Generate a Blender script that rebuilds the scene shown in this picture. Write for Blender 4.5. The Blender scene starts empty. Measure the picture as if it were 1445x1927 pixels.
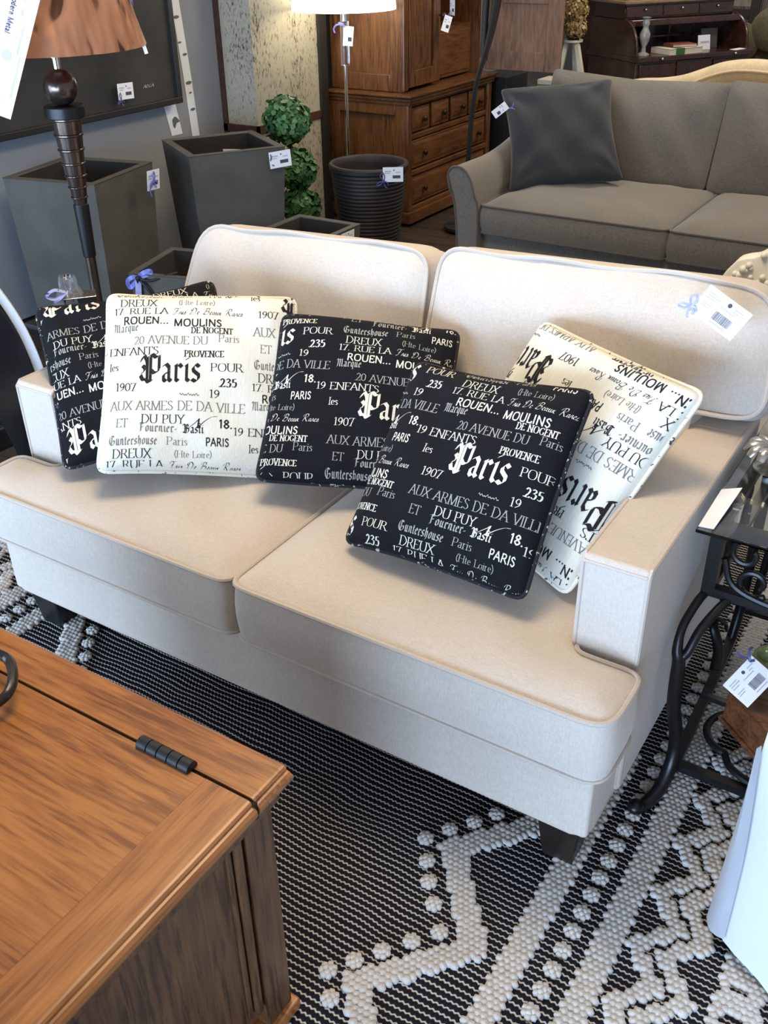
import bpy, bmesh, math, random
from math import sin, cos, pi, radians, sqrt, atan2, hypot
from mathutils import Vector, Matrix
from mathutils.geometry import delaunay_2d_cdt

random.seed(7)
SC = bpy.context.scene
COL = SC.collection

# ------------------------------------------------------------------ camera
cam_d = bpy.data.cameras.new('camera')
cam_d.sensor_fit = 'HORIZONTAL'
cam_d.sensor_width = 36.0
cam_d.lens = 36.0 * 1835.2 / 1445.0
cam_d.clip_start = 0.02
cam_d.clip_end = 60
cam = bpy.data.objects.new('camera', cam_d)
COL.objects.link(cam)
yaw, pitch, roll = 0.5691306, 0.5493228, -0.0172486
f = Vector((-sin(yaw) * cos(pitch), cos(yaw) * cos(pitch), -sin(pitch)))
r0 = Vector((cos(yaw), sin(yaw), 0))
u0 = r0.cross(f)
r = cos(roll) * r0 + sin(roll) * u0
u = -sin(roll) * r0 + cos(roll) * u0
cam.matrix_world = Matrix(((r.x, u.x, -f.x, 1.17673), (r.y, u.y, -f.y, -1.26462),
                           (r.z, u.z, -f.z, 1.65539), (0, 0, 0, 1)))
SC.camera = cam

# ------------------------------------------------------------------ light
W = bpy.data.worlds.new('shop_ambient')
SC.world = W
W.use_nodes = True
bg = W.node_tree.nodes['Background']
bg.inputs[0].default_value = (0.92, 0.93, 1.0, 1)
bg.inputs[1].default_value = 0.42


def area(name, loc, target, size, size_y, power, color, spread=180):
    l = bpy.data.lights.new(name, 'AREA')
    l.shape = 'RECTANGLE'
    l.size, l.size_y = size, size_y
    l.energy = power
    l.color = color
    l.spread = radians(spread)
    o = bpy.data.objects.new(name, l)
    COL.objects.link(o)
    o.location = loc
    o.rotation_euler = (Vector(target) - Vector(loc)).to_track_quat('-Z', 'Y').to_euler()
    return o


# shop-window daylight from the front, warm ceiling fittings above
area('shop_window_daylight', (0.0, -4.6, 0.8), (0.1, 0.4, 0.3), 5.0, 1.5, 490, (0.47, 0.68, 1.0))
area('side_window_daylight', (-2.6, -1.9, 0.9), (0.2, -0.1, 0.2), 1.6, 1.5, 72, (0.60, 0.78, 1.0))
area('ceiling_panel_warm', (-0.1, 0.45, 3.0), (0.0, 0.5, 0), 0.9, 0.9, 48, (1.0, 0.80, 0.54))
area('ceiling_panel_mid', (0.3, 1.6, 3.0), (0.2, 1.4, 0), 0.8, 0.8, 5, (1.0, 0.82, 0.58))
area('ceiling_panel_left', (-1.7, 2.6, 3.0), (-1.7, 2.6, 0), 0.8, 0.8, 13, (1.0, 0.87, 0.70))
area('ceiling_panel_back', (-0.2, 4.6, 3.0), (-0.2, 4.4, 0), 0.7, 0.7, 56, (1.0, 0.84, 0.62))
area('ceiling_panel_far', (-1.0, 7.0, 3.0), (-1.0, 7.0, 0), 0.8, 0.8, 22, (1.0, 0.84, 0.64))
SC.view_settings.view_transform = 'Standard'
SC.view_settings.look = 'None'
SC.view_settings.exposure = 0.08
SC.view_settings.gamma = 1.0
SC.view_settings.use_curve_mapping = False


# ------------------------------------------------------------------ materials
def newmat(name):
    m = bpy.data.materials.new(name)
    m.use_nodes = True
    nt = m.node_tree
    return m, nt, nt.nodes['Principled BSDF']


def nd(nt, t, **kw):
    n = nt.nodes.new(t)
    for k, v in kw.items():
        if k.startswith('i_'):
            n.inputs[k[2:].replace('_', ' ')].default_value = v
        else:
            setattr(n, k, v)
    return n


def coords(nt, scale=(1, 1, 1), kind='Object'):
    tc = nt.nodes.new('ShaderNodeTexCoord')
    mp = nt.nodes.new('ShaderNodeMapping')
    mp.inputs['Scale'].default_value = scale
    nt.links.new(tc.outputs[kind], mp.inputs['Vector'])
    return mp.outputs[0]


def noise(nt, vec, scale, detail=3, rough=0.55):
    n = nd(nt, 'ShaderNodeTexNoise')
    n.inputs['Scale'].default_value = scale
    n.inputs['Detail'].default_value = detail
    n.inputs['Roughness'].default_value = rough
    nt.links.new(vec, n.inputs['Vector'])
    return n.outputs['Fac']


def ramp(nt, fac, stops):
    n = nt.nodes.new('ShaderNodeValToRGB')
    e = n.color_ramp.elements
    while len(e) < len(stops):
        e.new(0.5)
    for i, (p, c) in enumerate(stops):
        e[i].position = p
        e[i].color = (c[0], c[1], c[2], 1)
    nt.links.new(fac, n.inputs[0])
    return n.outputs[0]


def bump(nt, b, height, strength, dist=0.002):
    n = nt.nodes.new('ShaderNodeBump')
    n.inputs['Strength'].default_value = strength
    n.inputs['Distance'].default_value = dist
    nt.links.new(height, n.inputs['Height'])
    nt.links.new(n.outputs[0], b.inputs['Normal'])


def mth(nt, op, a, b=None, c=None):
    n = nt.nodes.new('ShaderNodeMath')
    n.operation = op
    for i, v in enumerate((a, b, c)):
        if v is None:
            continue
        if isinstance(v, (int, float)):
            n.inputs[i].default_value = v
        else:
            nt.links.new(v, n.inputs[i])
    return n.outputs[0]


def plain(name, c, rough=0.5, metal=0.0, var=0.06, nscale=20, spec=0.5, bumpv=0.0, emit=None, coat=0.0):
    m, nt, b = newmat(name)
    b.inputs['Roughness'].default_value = rough
    b.inputs['Metallic'].default_value = metal
    b.inputs['Specular IOR Level'].default_value = spec
    b.inputs['Coat Weight'].default_value = coat
    v = noise(nt, coords(nt), nscale, 4)
    lo = tuple(max(0, x * (1 - var)) for x in c)
    hi = tuple(min(1, x * (1 + var)) for x in c)
    nt.links.new(ramp(nt, v, [(0.3, lo), (0.7, hi)]), b.inputs['Base Color'])
    if bumpv:
        bump(nt, b, noise(nt, coords(nt), nscale * 4, 3), bumpv)
    if emit:
        b.inputs['Emission Color'].default_value = (*emit[0], 1)
        b.inputs['Emission Strength'].default_value = emit[1]
    return m


def fabric(name, c, var=0.10, weave=420, stretch=(1, 1, 0.3), bumpv=0.35, sheen=0.3, blot=3, blotv=0.05, c2=None):
    """woven cloth: fine stretched thread noise, soft larger blotches and a bump"""
    m, nt, b = newmat(name)
    b.inputs['Roughness'].default_value = 0.92
    b.inputs['Specular IOR Level'].default_value = 0.2
    b.inputs['Sheen Weight'].default_value = sheen
    b.inputs['Sheen Roughness'].default_value = 0.5
    t = noise(nt, coords(nt, stretch), weave, 2, 0.7)
    t2 = noise(nt, coords(nt, (stretch[2], stretch[1], stretch[0])), weave, 2, 0.7)
    tt = mth(nt, 'ADD', mth(nt, 'MULTIPLY', t, 0.6), mth(nt, 'MULTIPLY', t2, 0.4))
    bl = noise(nt, coords(nt), blot, 3)
    lo = tuple(x * (1 - var) for x in c)
    hi = tuple(min(1, x * (1 + var)) for x in (c2 or c))
    base = ramp(nt, tt, [(0.36, lo), (0.64, hi)])
    mx = nd(nt, 'ShaderNodeMix', data_type='RGBA', blend_type='MULTIPLY')
    mx.inputs[0].default_value = 1
    nt.links.new(base, mx.inputs[6])
    k = 1 - blotv * 2
    nt.links.new(ramp(nt, bl, [(0.35, (k, k, k)), (0.65, (1, 1, 1))]), mx.inputs[7])
    nt.links.new(mx.outputs[2], b.inputs['Base Color'])
    bump(nt, b, tt, bumpv, 0.0012)
    return m


def wood(name, dark, mid, light, axis='X', rough=0.35, scale=1.0, fine=1.0, coat=0.15, fleck=0.0):
    """stretched grain along one axis, cathedral figure from distorted noise, thin dark pores"""
    m, nt, b = newmat(name)
    b.inputs['Roughness'].default_value = rough
    b.inputs['Coat Weight'].default_value = coat
    b.inputs['Coat Roughness'].default_value = 0.25
    s = {'X': (0.16, 1, 1), 'Y': (1, 0.16, 1), 'Z': (1, 1, 0.16)}[axis]
    sp = {'X': (0.05, 1, 1), 'Y': (1, 0.05, 1), 'Z': (1, 1, 0.05)}[axis]
    big = noise(nt, coords(nt, tuple(x * scale for x in s)), 7, 3, 0.6)
    rings = mth(nt, 'FRACT', mth(nt, 'MULTIPLY', big, 9))
    tri = mth(nt, 'ABSOLUTE', mth(nt, 'SUBTRACT', rings, 0.5))
    pores = noise(nt, coords(nt, tuple(x * scale for x in sp)), 190 * fine, 2, 0.6)
    patch = noise(nt, coords(nt), 3.2 * scale, 3)
    flat = mth(nt, 'ADD', mth(nt, 'MULTIPLY', tri, 0.30), mth(nt, 'MULTIPLY', patch, 0.50))
    mixv = mth(nt, 'ADD', flat, mth(nt, 'MULTIPLY', pores, 0.55))
    col = ramp(nt, mixv, [(0.36, dark), (0.52, mid), (0.72, light)])
    if fleck:
        fl = noise(nt, coords(nt, tuple(x * scale for x in {'X': (0.07, 1, 1), 'Y': (1, 0.07, 1), 'Z': (1, 1, 0.07)}[axis])), 85, 3, 0.65)
        band = noise(nt, coords(nt, tuple(x * scale for x in s)), 5, 2)
        fv = mth(nt, 'ADD', mth(nt, 'MULTIPLY', fl, 0.75), mth(nt, 'MULTIPLY', band, 0.35))
        mx = nd(nt, 'ShaderNodeMix', data_type='RGBA', blend_type='MULTIPLY')
        mx.inputs[0].default_value = 1
        nt.links.new(col, mx.inputs[6])
        k = 1 - fleck
        nt.links.new(ramp(nt, fv, [(0.585, (1, 1, 1)), (0.66, (k, k * 0.92, k * 0.85))]), mx.inputs[7])
        col = mx.outputs[2]
    nt.links.new(col, b.inputs['Base Color'])
    bump(nt, b, pores, 0.12, 0.001)
    return m


M = {}
M['cream'] = fabric('cream_chenille', (0.60, 0.525, 0.445), 0.09, 300, (1, 1, 0.22), 0.45, 0.35, 2.2, 0.03)
M['cream_pipe'] = fabric('cream_piping', (0.585, 0.505, 0.425), 0.08, 500, (1, 1, 1), 0.3)
M['grey_cloth'] = fabric('grey_linen', (0.165, 0.150, 0.129), 0.30, 480, (1, 1, 0.12), 0.5, 0.25, 3, 0.03)
M['grey_pipe'] = fabric('grey_piping', (0.10, 0.09, 0.08), 0.2, 500, (1, 1, 1), 0.3)
M['charcoal_cloth'] = fabric('charcoal_linen', (0.036, 0.039, 0.043), 0.45, 480, (1, 1, 0.2), 0.5, 0.2, 4, 0.06)
M['camel_cloth'] = fabric('pale_damask', (0.60, 0.50, 0.34), 0.12, 120, (1, 1, 0.6), 0.5, 0.3, 9, 0.09)
M['green_cloth'] = fabric('moss_cloth', (0.13, 0.115, 0.07), 0.25, 90, (1, 1, 0.7), 0.3, 0.2, 6, 0.10)
M['white_cloth'] = fabric('white_tablecloth', (0.64, 0.65, 0.675), 0.02, 700, (1, 1, 1), 0.1, 0.2, 3, 0.02)
M['pil_white'] = fabric('ivory_ribbed_cotton', (0.70, 0.68, 0.585), 0.05, 330, (1, 0.06, 1), 0.55, 0.1, 4, 0.02)
M['pil_black'] = fabric('black_cotton', (0.0062, 0.0068, 0.0090), 0.3, 520, (1, 1, 1), 0.4, 0.015, 4, 0.05)


def ink(name, c, hole):
    """woven lettering, thread gaps show the ground colour"""
    m, nt, b = newmat(name)
    b.inputs['Roughness'].default_value = 0.9
    b.inputs['Specular IOR Level'].default_value = 0.15
    n1 = noise(nt, coords(nt, (1, 0.35, 1)), 330, 2, 0.7)
    n2 = noise(nt, coords(nt), 38, 2)
    v = mth(nt, 'ADD', mth(nt, 'MULTIPLY', n1, 0.7), mth(nt, 'MULTIPLY', n2, 0.4))
    nt.links.new(ramp(nt, v, [(0.33, hole), (0.43, c)]), b.inputs['Base Color'])
    return m


M['ink_black'] = ink('black_lettering', (0.018, 0.017, 0.018), (0.30, 0.29, 0.25))
M['ink_white'] = ink('ivory_lettering', (0.68, 0.65, 0.54), (0.12, 0.12, 0.11))
M['ink_grey'] = ink('faded_grey_lettering', (0.16, 0.155, 0.145), (0.42, 0.41, 0.36))
M['ink_pale'] = ink('faded_ivory_lettering', (0.36, 0.355, 0.32), (0.07, 0.07, 0.07))


def piping_mat(name, ground, fleck):
    m, nt, b = newmat(name)
    b.inputs['Roughness'].default_value = 0.9
    n = noise(nt, coords(nt), 70, 3, 0.7)
    nt.links.new(ramp(nt, n, [(0.61, ground), (0.64, fleck)]), b.inputs['Base Color'])
    return m


M['pipe_black'] = piping_mat('black_flecked_piping', (0.010, 0.010, 0.013), (0.5, 0.48, 0.4))
M['pipe_white'] = piping_mat('ivory_flecked_piping', (0.74, 0.70, 0.58), (0.05, 0.05, 0.05))
OAK = ((0.150, 0.048, 0.010), (0.320, 0.110, 0.023), (0.420, 0.165, 0.040))
M['oak_x'] = wood('oak_along_x', *OAK, axis='X', fleck=0.36)
M['oak_y'] = wood('oak_along_y', *OAK, axis='Y', fleck=0.28)
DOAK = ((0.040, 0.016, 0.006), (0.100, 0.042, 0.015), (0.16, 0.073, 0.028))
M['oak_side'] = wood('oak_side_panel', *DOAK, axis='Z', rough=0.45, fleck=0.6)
ARM = ((0.028, 0.009, 0.003), (0.090, 0.033, 0.009), (0.155, 0.063, 0.019))
M['arm_z'] = wood('armoire_pine_upright', *ARM, axis='Z', rough=0.4, fleck=0.5)
M['arm_y'] = wood('armoire_pine_rail', *ARM, axis='Y', rough=0.4)
M['arm_x'] = wood('armoire_pine_side_rail', *ARM, axis='X', rough=0.4)
M['door_z'] = wood('open_door_pine', (0.075, 0.034, 0.017), (0.155, 0.078, 0.042), (0.24, 0.13, 0.075), axis='Z', rough=0.55)
M['mahog'] = wood('dark_mahogany', (0.008, 0.003, 0.002), (0.030, 0.010, 0.006), (0.060, 0.022, 0.013), axis='X', rough=0.25, coat=0.4)
M['boxwood'] = wood('reddish_box_wood', (0.020, 0.007, 0.003), (0.090, 0.030, 0.012), (0.19, 0.075, 0.030), axis='X', rough=0.3, coat=0.3)
M['legwood'] = plain('espresso_leg', (0.018, 0.011, 0.008), 0.35, var=0.3)
M['legblack'] = plain('black_leg', (0.010, 0.010, 0.010), 0.35, var=0.3)
M['iron'] = plain('black_wrought_iron', (0.006, 0.006, 0.007), 0.36, 0.0, 0.2, 60, 0.45, 0.05)
M['iron_rust'] = plain('bronze_black_iron', (0.020, 0.014, 0.010), 0.30, 0.3, 0.35, 60, 0.6, 0.1)
M['hinge'] = plain('black_hinge_steel', (0.022, 0.021, 0.022), 0.45, 0.4, 0.2, 80)
M['gap'] = plain('dark_joint', (0.008, 0.004, 0.002), 0.9)
M['planter'] = plain('grey_fibrestone', (0.086, 0.080, 0.068), 0.75, 0, 0.22, 4, 0.3, 0.08)
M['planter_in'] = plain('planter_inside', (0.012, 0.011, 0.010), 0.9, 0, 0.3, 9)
M['pot'] = plain('dark_brown_plastic', (0.024, 0.021, 0.022), 0.55, 0, 0.15, 9, 0.4)
M['copper'] = None
M['bronze'] = plain('polished_dark_bronze', (0.125, 0.092, 0.075), 0.22, 0.85, 0.25, 12)
M['bronze_dark'] = plain('matt_black_bronze', (0.012, 0.011, 0.011), 0.4, 0.3, 0.2, 12)
M['chrome'] = plain('chrome', (0.75, 0.75, 0.76), 0.08, 1.0, 0.03)
M['edge_reflection'] = plain('painted_white_reflection', (0.80, 0.82, 0.86), 0.3, 0.1, 0.02)  # bright reflection on the chair's chrome edge, put into the base colour
M['card'] = plain('white_card', (0.84, 0.84, 0.87), 0.7, var=0.01)
M['print'] = plain('printed_black', (0.07, 0.07, 0.08), 0.8, var=0.05)
M['print_soft'] = plain('printed_grey', (0.46, 0.46, 0.50), 0.8, var=0.05)
M['ribbon'] = plain('periwinkle_ribbon', (0.16, 0.17, 0.56), 0.4, var=0.15, nscale=60)
M['ribbon_pale'] = plain('pale_blue_ribbon', (0.42, 0.46, 0.80), 0.4, var=0.1, nscale=60)
M['ribbon_dark'] = plain('dark_blue_ribbon', (0.07, 0.075, 0.26), 0.4, var=0.15, nscale=60)
M['wall'] = plain('blue_grey_paint', (0.235, 0.245, 0.262), 0.8, 0, 0.03, 3, 0.3)
M['wall_far'] = plain('pale_blue_grey_paint', (0.20, 0.235, 0.24), 0.85, 0, 0.04, 3, 0.3)
M['trim'] = plain('brown_trim', (0.055, 0.022, 0.014), 0.5, 0, 0.2, 20)
M['darkframe'] = plain('black_picture_frame', (0.014, 0.013, 0.012), 0.5, 0, 0.25, 30)
M['canvas'] = plain('dark_painted_canvas', (0.030, 0.028, 0.025), 0.6, 0, 0.35, 4, 0.4, 0.1)
M['decal'] = plain('white_wall_decal', (0.72, 0.73, 0.75), 0.7, 0, 0.02)
M['decal_grey'] = plain('grey_decal_mark', (0.10, 0.11, 0.12), 0.7, 0, 0.1)
M['leaf_pale'] = plain('pale_green_leaf', (0.45, 0.50, 0.20), 0.6, 0, 0.2, 40)
M['white_gloss'] = plain('white_plaster', (0.80, 0.77, 0.66), 0.45, 0, 0.04, 9)
M['shade_white'] = plain('lit_white_shade', (0.9, 0.87, 0.78), 0.8, 0, 0.01, emit=((1.0, 0.93, 0.76), 3.2))
M['black'] = plain('matt_black', (0.006, 0.006, 0.007), 0.6, 0, 0.2)
M['blackgloss'] = plain('black_lacquer', (0.005, 0.005, 0.006), 0.25, 0, 0.2)
M['knob'] = plain('dark_brass_knob', (0.055, 0.033, 0.017), 0.3, 0.7, 0.2)
M['silver'] = plain('tarnished_silver', (0.55, 0.53, 0.49), 0.25, 0.95, 0.3, 70)
M['brass'] = plain('small_silver_knob', (0.6, 0.56, 0.5), 0.25, 0.9, 0.1)
M['stone_top'] = plain('mottled_black_stone', (0.05, 0.045, 0.04), 0.2, 0, 0.9, 60)
M['paper'] = plain('white_paper', (0.86, 0.87, 0.90), 0.75, var=0.01)
M['bookgreen'] = plain('green_book_band', (0.05, 0.13, 0.02), 0.5)
M['bookred'] = plain('dusty_red_book', (0.26, 0.07, 0.06), 0.5)
M['bookpage'] = plain('book_pages', (0.62, 0.56, 0.46), 0.8, var=0.1, nscale=120)
M['greycard'] = plain('grey_card', (0.085, 0.075, 0.075), 0.6)
M['floor'] = None
M['ceramic'] = None


def glassmat(name, color, rough=0.02, ior=1.45, alpha=None):
    m, nt, b = newmat(name)
    b.inputs['Base Color'].default_value = (*color, 1)
    b.inputs['Roughness'].default_value = rough
    b.inputs['IOR'].default_value = ior
    b.inputs['Transmission Weight'].default_value = 1.0
    return m


M['glass'] = glassmat('clear_glass', (0.86, 0.89, 0.88))
M['crystal'] = glassmat('crystal', (0.92, 0.93, 0.95), 0.08)


def clearfilm(name, tint, a):
    """thin cellophane: mostly see-through with a glossy skin"""
    m, nt, b = newmat(name)
    b.inputs['Base Color'].default_value = (*tint, 1)
    b.inputs['Roughness'].default_value = 0.12
    b.inputs['Alpha'].default_value = a
    b.inputs['Specular IOR Level'].default_value = 0.9
    return m


M['film'] = clearfilm('cellophane', (0.75, 0.75, 0.78), 0.10)

# copper lamp shade: crinkled paper foil
m, nt, b = newmat('crinkled_copper_shade')
b.inputs['Roughness'].default_value = 0.42
b.inputs['Metallic'].default_value = 0.25
v = coords(nt, (10, 10, 2.4))
n1 = noise(nt, v, 2.4, 1, 0.5)
nt.links.new(ramp(nt, n1, [(0.31, (0.11, 0.045, 0.022)), (0.37, (0.50, 0.25, 0.15)), (0.7, (0.60, 0.32, 0.20))]), b.inputs['Base Color'])
bump(nt, b, n1, 0.8, 0.02)
M['copper'] = m

# green-yellow glazed ceramic
m, nt, b = newmat('celadon_glaze')
b.inputs['Roughness'].default_value = 0.12
b.inputs['Coat Weight'].default_value = 0.5
n1 = noise(nt, coords(nt), 14, 3)
nt.links.new(ramp(nt, n1, [(0.35, (0.10, 0.27, 0.17)), (0.65, (0.36, 0.44, 0.16))]), b.inputs['Base Color'])
M['ceramic'] = m

# dark plank floor
m, nt, b = newmat('dark_plank_floor')
b.inputs['Roughness'].default_value = 0.45
br = nd(nt, 'ShaderNodeTexBrick')
br.inputs['Scale'].default_value = 1.0
br.inputs['Brick Width'].default_value = 1.1
br.inputs['Row Height'].default_value = 0.13
br.inputs['Mortar Size'].default_value = 0.003
br.inputs['Color1'].default_value = (0.030, 0.020, 0.014, 1)
br.inputs['Color2'].default_value = (0.045, 0.030, 0.020, 1)
br.inputs['Mortar'].default_value = (0.006, 0.005, 0.004, 1)
nt.links.new(coords(nt), br.inputs['Vector'])
gr = noise(nt, coords(nt, (0.6, 12, 1)), 9, 3)
mx = nd(nt, 'ShaderNodeMix', data_type='RGBA', blend_type='MULTIPLY')
mx.inputs[0].default_value = 1
nt.links.new(br.outputs[0], mx.inputs[6])
nt.links.new(ramp(nt, gr, [(0.3, (0.6, 0.6, 0.6)), (0.7, (1.3, 1.3, 1.3))]), mx.inputs[7])
nt.links.new(mx.outputs[2], b.inputs['Base Color'])
M['floor'] = m

# speckled bark-like panel
m, nt, b = newmat('speckled_bark_panel')
b.inputs['Roughness'].default_value = 0.9
n1 = noise(nt, coords(nt, (1, 1, 0.45)), 85, 4, 0.62)
n2 = noise(nt, coords(nt, (1, 1, 0.3)), 9, 2)
v = mth(nt, 'ADD', mth(nt, 'MULTIPLY', n1, 0.75), mth(nt, 'MULTIPLY', n2, 0.25))
nt.links.new(ramp(nt, v, [(0.36, (0.06, 0.048, 0.03)), (0.42, (0.24, 0.215, 0.16)), (0.50, (0.34, 0.31, 0.235))]), b.inputs['Base Color'])
bump(nt, b, n1, 0.3, 0.004)
M['bark'] = m

# weathered pale planks
m, nt, b = newmat('weathered_grey_planks')
b.inputs['Roughness'].default_value = 0.85
n1 = noise(nt, coords(nt, (1, 1, 0.08)), 40, 4, 0.65)
nt.links.new(ramp(nt, n1, [(0.35, (0.13, 0.115, 0.10)), (0.65, (0.33, 0.30, 0.27))]), b.inputs['Base Color'])
M['plank'] = m

# rug flatweave: black cords with thin wavy ivory threads between them
PER = 0.0138
m, nt, b = newmat('black_corded_flatweave')
b.inputs['Roughness'].default_value = 0.95
b.inputs['Specular IOR Level'].default_value = 0.15
tc = nt.nodes.new('ShaderNodeTexCoord')
sx = nt.nodes.new('ShaderNodeSeparateXYZ')
nt.links.new(tc.outputs['Object'], sx.inputs[0])
wob = noise(nt, coords(nt, (1, 1, 1)), 4.5, 2)
wave = mth(nt, 'MULTIPLY', mth(nt, 'SINE', mth(nt, 'MULTIPLY', sx.outputs[0], 2 * pi / 0.0105)), 0.09)
ph = mth(nt, 'ADD', mth(nt, 'ADD', mth(nt, 'DIVIDE', sx.outputs[1], PER), wave), mth(nt, 'MULTIPLY', wob, 2.0))
fr = mth(nt, 'FRACT', ph)
tri = mth(nt, 'MULTIPLY', mth(nt, 'ABSOLUTE', mth(nt, 'SUBTRACT', fr, 0.5)), 2.0)
nt.links.new(ramp(nt, tri, [(0.0, (0.010, 0.010, 0.015)), (0.70, (0.017, 0.016, 0.022)), (0.78, (0.55, 0.52, 0.45)), (1.0, (0.66, 0.63, 0.56))]), b.inputs['Base Color'])
twist = mth(nt, 'MULTIPLY', mth(nt, 'SINE', mth(nt, 'MULTIPLY', mth(nt, 'ADD', sx.outputs[0], mth(nt, 'MULTIPLY', sx.outputs[1], 0.6)), 2 * pi / 0.0105)), 0.15)
bump(nt, b, mth(nt, 'SUBTRACT', twist, mth(nt, 'POWER', tri, 2.0)), 0.9, 0.004)
M['rug'] = m
M['tuft'] = fabric('ivory_wool_tuft', (0.60, 0.57, 0.52), 0.10, 240, (1, 1, 1), 0.4, 0.4, 5, 0.06)


# ------------------------------------------------------------------ object helpers
def put(name, bm, mats, parent=None, smooth=True, loc=None, auto=None):
    me = bpy.data.meshes.new(name)
    bm.normal_update()
    bm.to_mesh(me)
    bm.free()
    if not isinstance(mats, (list, tuple)):
        mats = [mats]
    for k in mats:
        me.materials.append(k)
    if smooth:
        me.polygons.foreach_set('use_smooth', [True] * len(me.polygons))
        if auto is not None:
            me.set_sharp_from_angle(angle=radians(auto))
    o = bpy.data.objects.new(name, me)
    COL.objects.link(o)
    if smooth and auto is not None and len(me.polygons) < 2500:
        wn = o.modifiers.new('weighted_normals', 'WEIGHTED_NORMAL')   # flat faces stay flat beside their bevels
        wn.keep_sharp = True
        wn.weight = 80
    return o


def tag(o, label, cat, group=None):
    o['label'] = label
    o['category'] = cat
    if group:
        o['group'] = group
    return o


def thing(name, label, cat, loc=(0, 0, 0), group=None):
    o = bpy.data.objects.new(name, None)
    o.empty_display_size = 0.05
    COL.objects.link(o)
    o.location = loc
    return tag(o, label, cat, group)


def part(name, bm, mats, parent, label=None, smooth=True, auto=40):
    """bm is in world coordinates; the part hangs under its thing (or under a part)"""
    o = put(name, bm, mats, None, smooth, auto=auto)
    o.parent = parent
    # a part of a part keeps identity transforms, so only the root location matters
    root = parent
    while root.parent:
        root = root.parent
    if parent is root:
        o.location = -Vector(root.location)
    if label:
        o['label'] = label
    return o


def struct(name, bm, mats, smooth=False):
    o = put(name, bm, mats, None, smooth)
    o['kind'] = 'structure'
    return o


def single(name, bm, mats, label, cat, group=None, smooth=True, auto=40):
    return tag(put(name, bm, mats, None, smooth, auto=auto), label, cat, group)


def NB():
    return bmesh.new()


def xf(bm, verts, M4):
    bmesh.ops.transform(bm, matrix=M4, verts=verts)


def box(bm, lo, hi, bev=0.0, seg=2, M4=None, mi=0, taper=None):
    """axis box; taper=(sx,sy) scales the bottom about its centre"""
    n0 = len(bm.verts)
    r_ = bmesh.ops.create_cube(bm, size=1)
    vs = r_['verts']
    c = [(a + b_) / 2 for a, b_ in zip(lo, hi)]
    d = [abs(b_ - a) for a, b_ in zip(lo, hi)]
    for v in vs:
        v.co = Vector((c[0] + v.co.x * d[0], c[1] + v.co.y * d[1], c[2] + v.co.z * d[2]))
        if taper and v.co.z < c[2]:
            v.co.x = c[0] + (v.co.x - c[0]) * taper[0]
            v.co.y = c[1] + (v.co.y - c[1]) * taper[1]
    fs = set()
    for v in vs:
        fs.update(v.link_faces)
    if bev:
        es = set()
        for v in vs:
            es.update(v.link_edges)
        rr = bmesh.ops.bevel(bm, geom=list(es), offset=bev, segments=seg, profile=0.5, affect='EDGES', clamp_overlap=True)
        fs = set(rr['faces']) | {f_ for f_ in fs if f_.is_valid}
        for v in rr['verts']:
            fs.update(v.link_faces)
    bm.verts.ensure_lookup_table()
    nv = [v for v in bm.verts[n0:]] if n0 == 0 else [v for f_ in fs if f_.is_valid for v in f_.verts]
    nv = list(dict.fromkeys(nv))
    for f_ in fs:
        if f_.is_valid:
            f_.material_index = mi
    if M4 is not None:
        xf(bm, nv, M4)
    return nv


def ring_mesh(bm, rings, closed_u=True, cap=(False, False), mi=0):
    """skin a list of vertex rings (lists of Vector)"""
    R_ = [[bm.verts.new(p) for p in rg] for rg in rings]
    n = len(R_[0])
    fs = []
    for a, b_ in zip(R_[:-1], R_[1:]):
        for i in range(n if closed_u else n - 1):
            j = (i + 1) % n
            try:
                fs.append(bm.faces.new((a[i], a[j], b_[j], b_[i])))
            except ValueError:
                pass
    if cap[0]:
        fs.append(bm.faces.new(list(reversed(R_[0]))))
    if cap[1]:
        fs.append(bm.faces.new(R_[-1]))
    for f_ in fs:
        f_.material_index = mi
    return R_


def lathe(bm, prof, c=(0, 0), n=32, M4=None, mi=0, cap=(True, True)):
    rings = []
    for rr, z in prof:
        rings.append([Vector((c[0] + rr * cos(2 * pi * i / n), c[1] + rr * sin(2 * pi * i / n), z)) for i in range(n)])
    if M4 is not None:
        rings = [[M4 @ p for p in rg] for rg in rings]
    return ring_mesh(bm, rings, True, cap, mi)


def catmull(pts, k=6, closed=False):
    P = [Vector(p) for p in pts]
    n = len(P)
    out = []
    rng = range(n) if closed else range(n - 1)
    for i in rng:
        if closed:
            a, b_, c, d = P[(i - 1) % n], P[i], P[(i + 1) % n], P[(i + 2) % n]
        else:
            b_, c = P[i], P[i + 1]
            a = P[i - 1] if i > 0 else b_ * 2 - c
            d = P[i + 2] if i + 2 < n else c * 2 - b_
        for s in range(k):
            t = s / k
            out.append(0.5 * ((2 * b_) + (c - a) * t + (2 * a - 5 * b_ + 4 * c - d) * t * t + (3 * b_ - a - 3 * c + d) * t ** 3))
    if not closed:
        out.append(P[-1])
    return out


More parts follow.
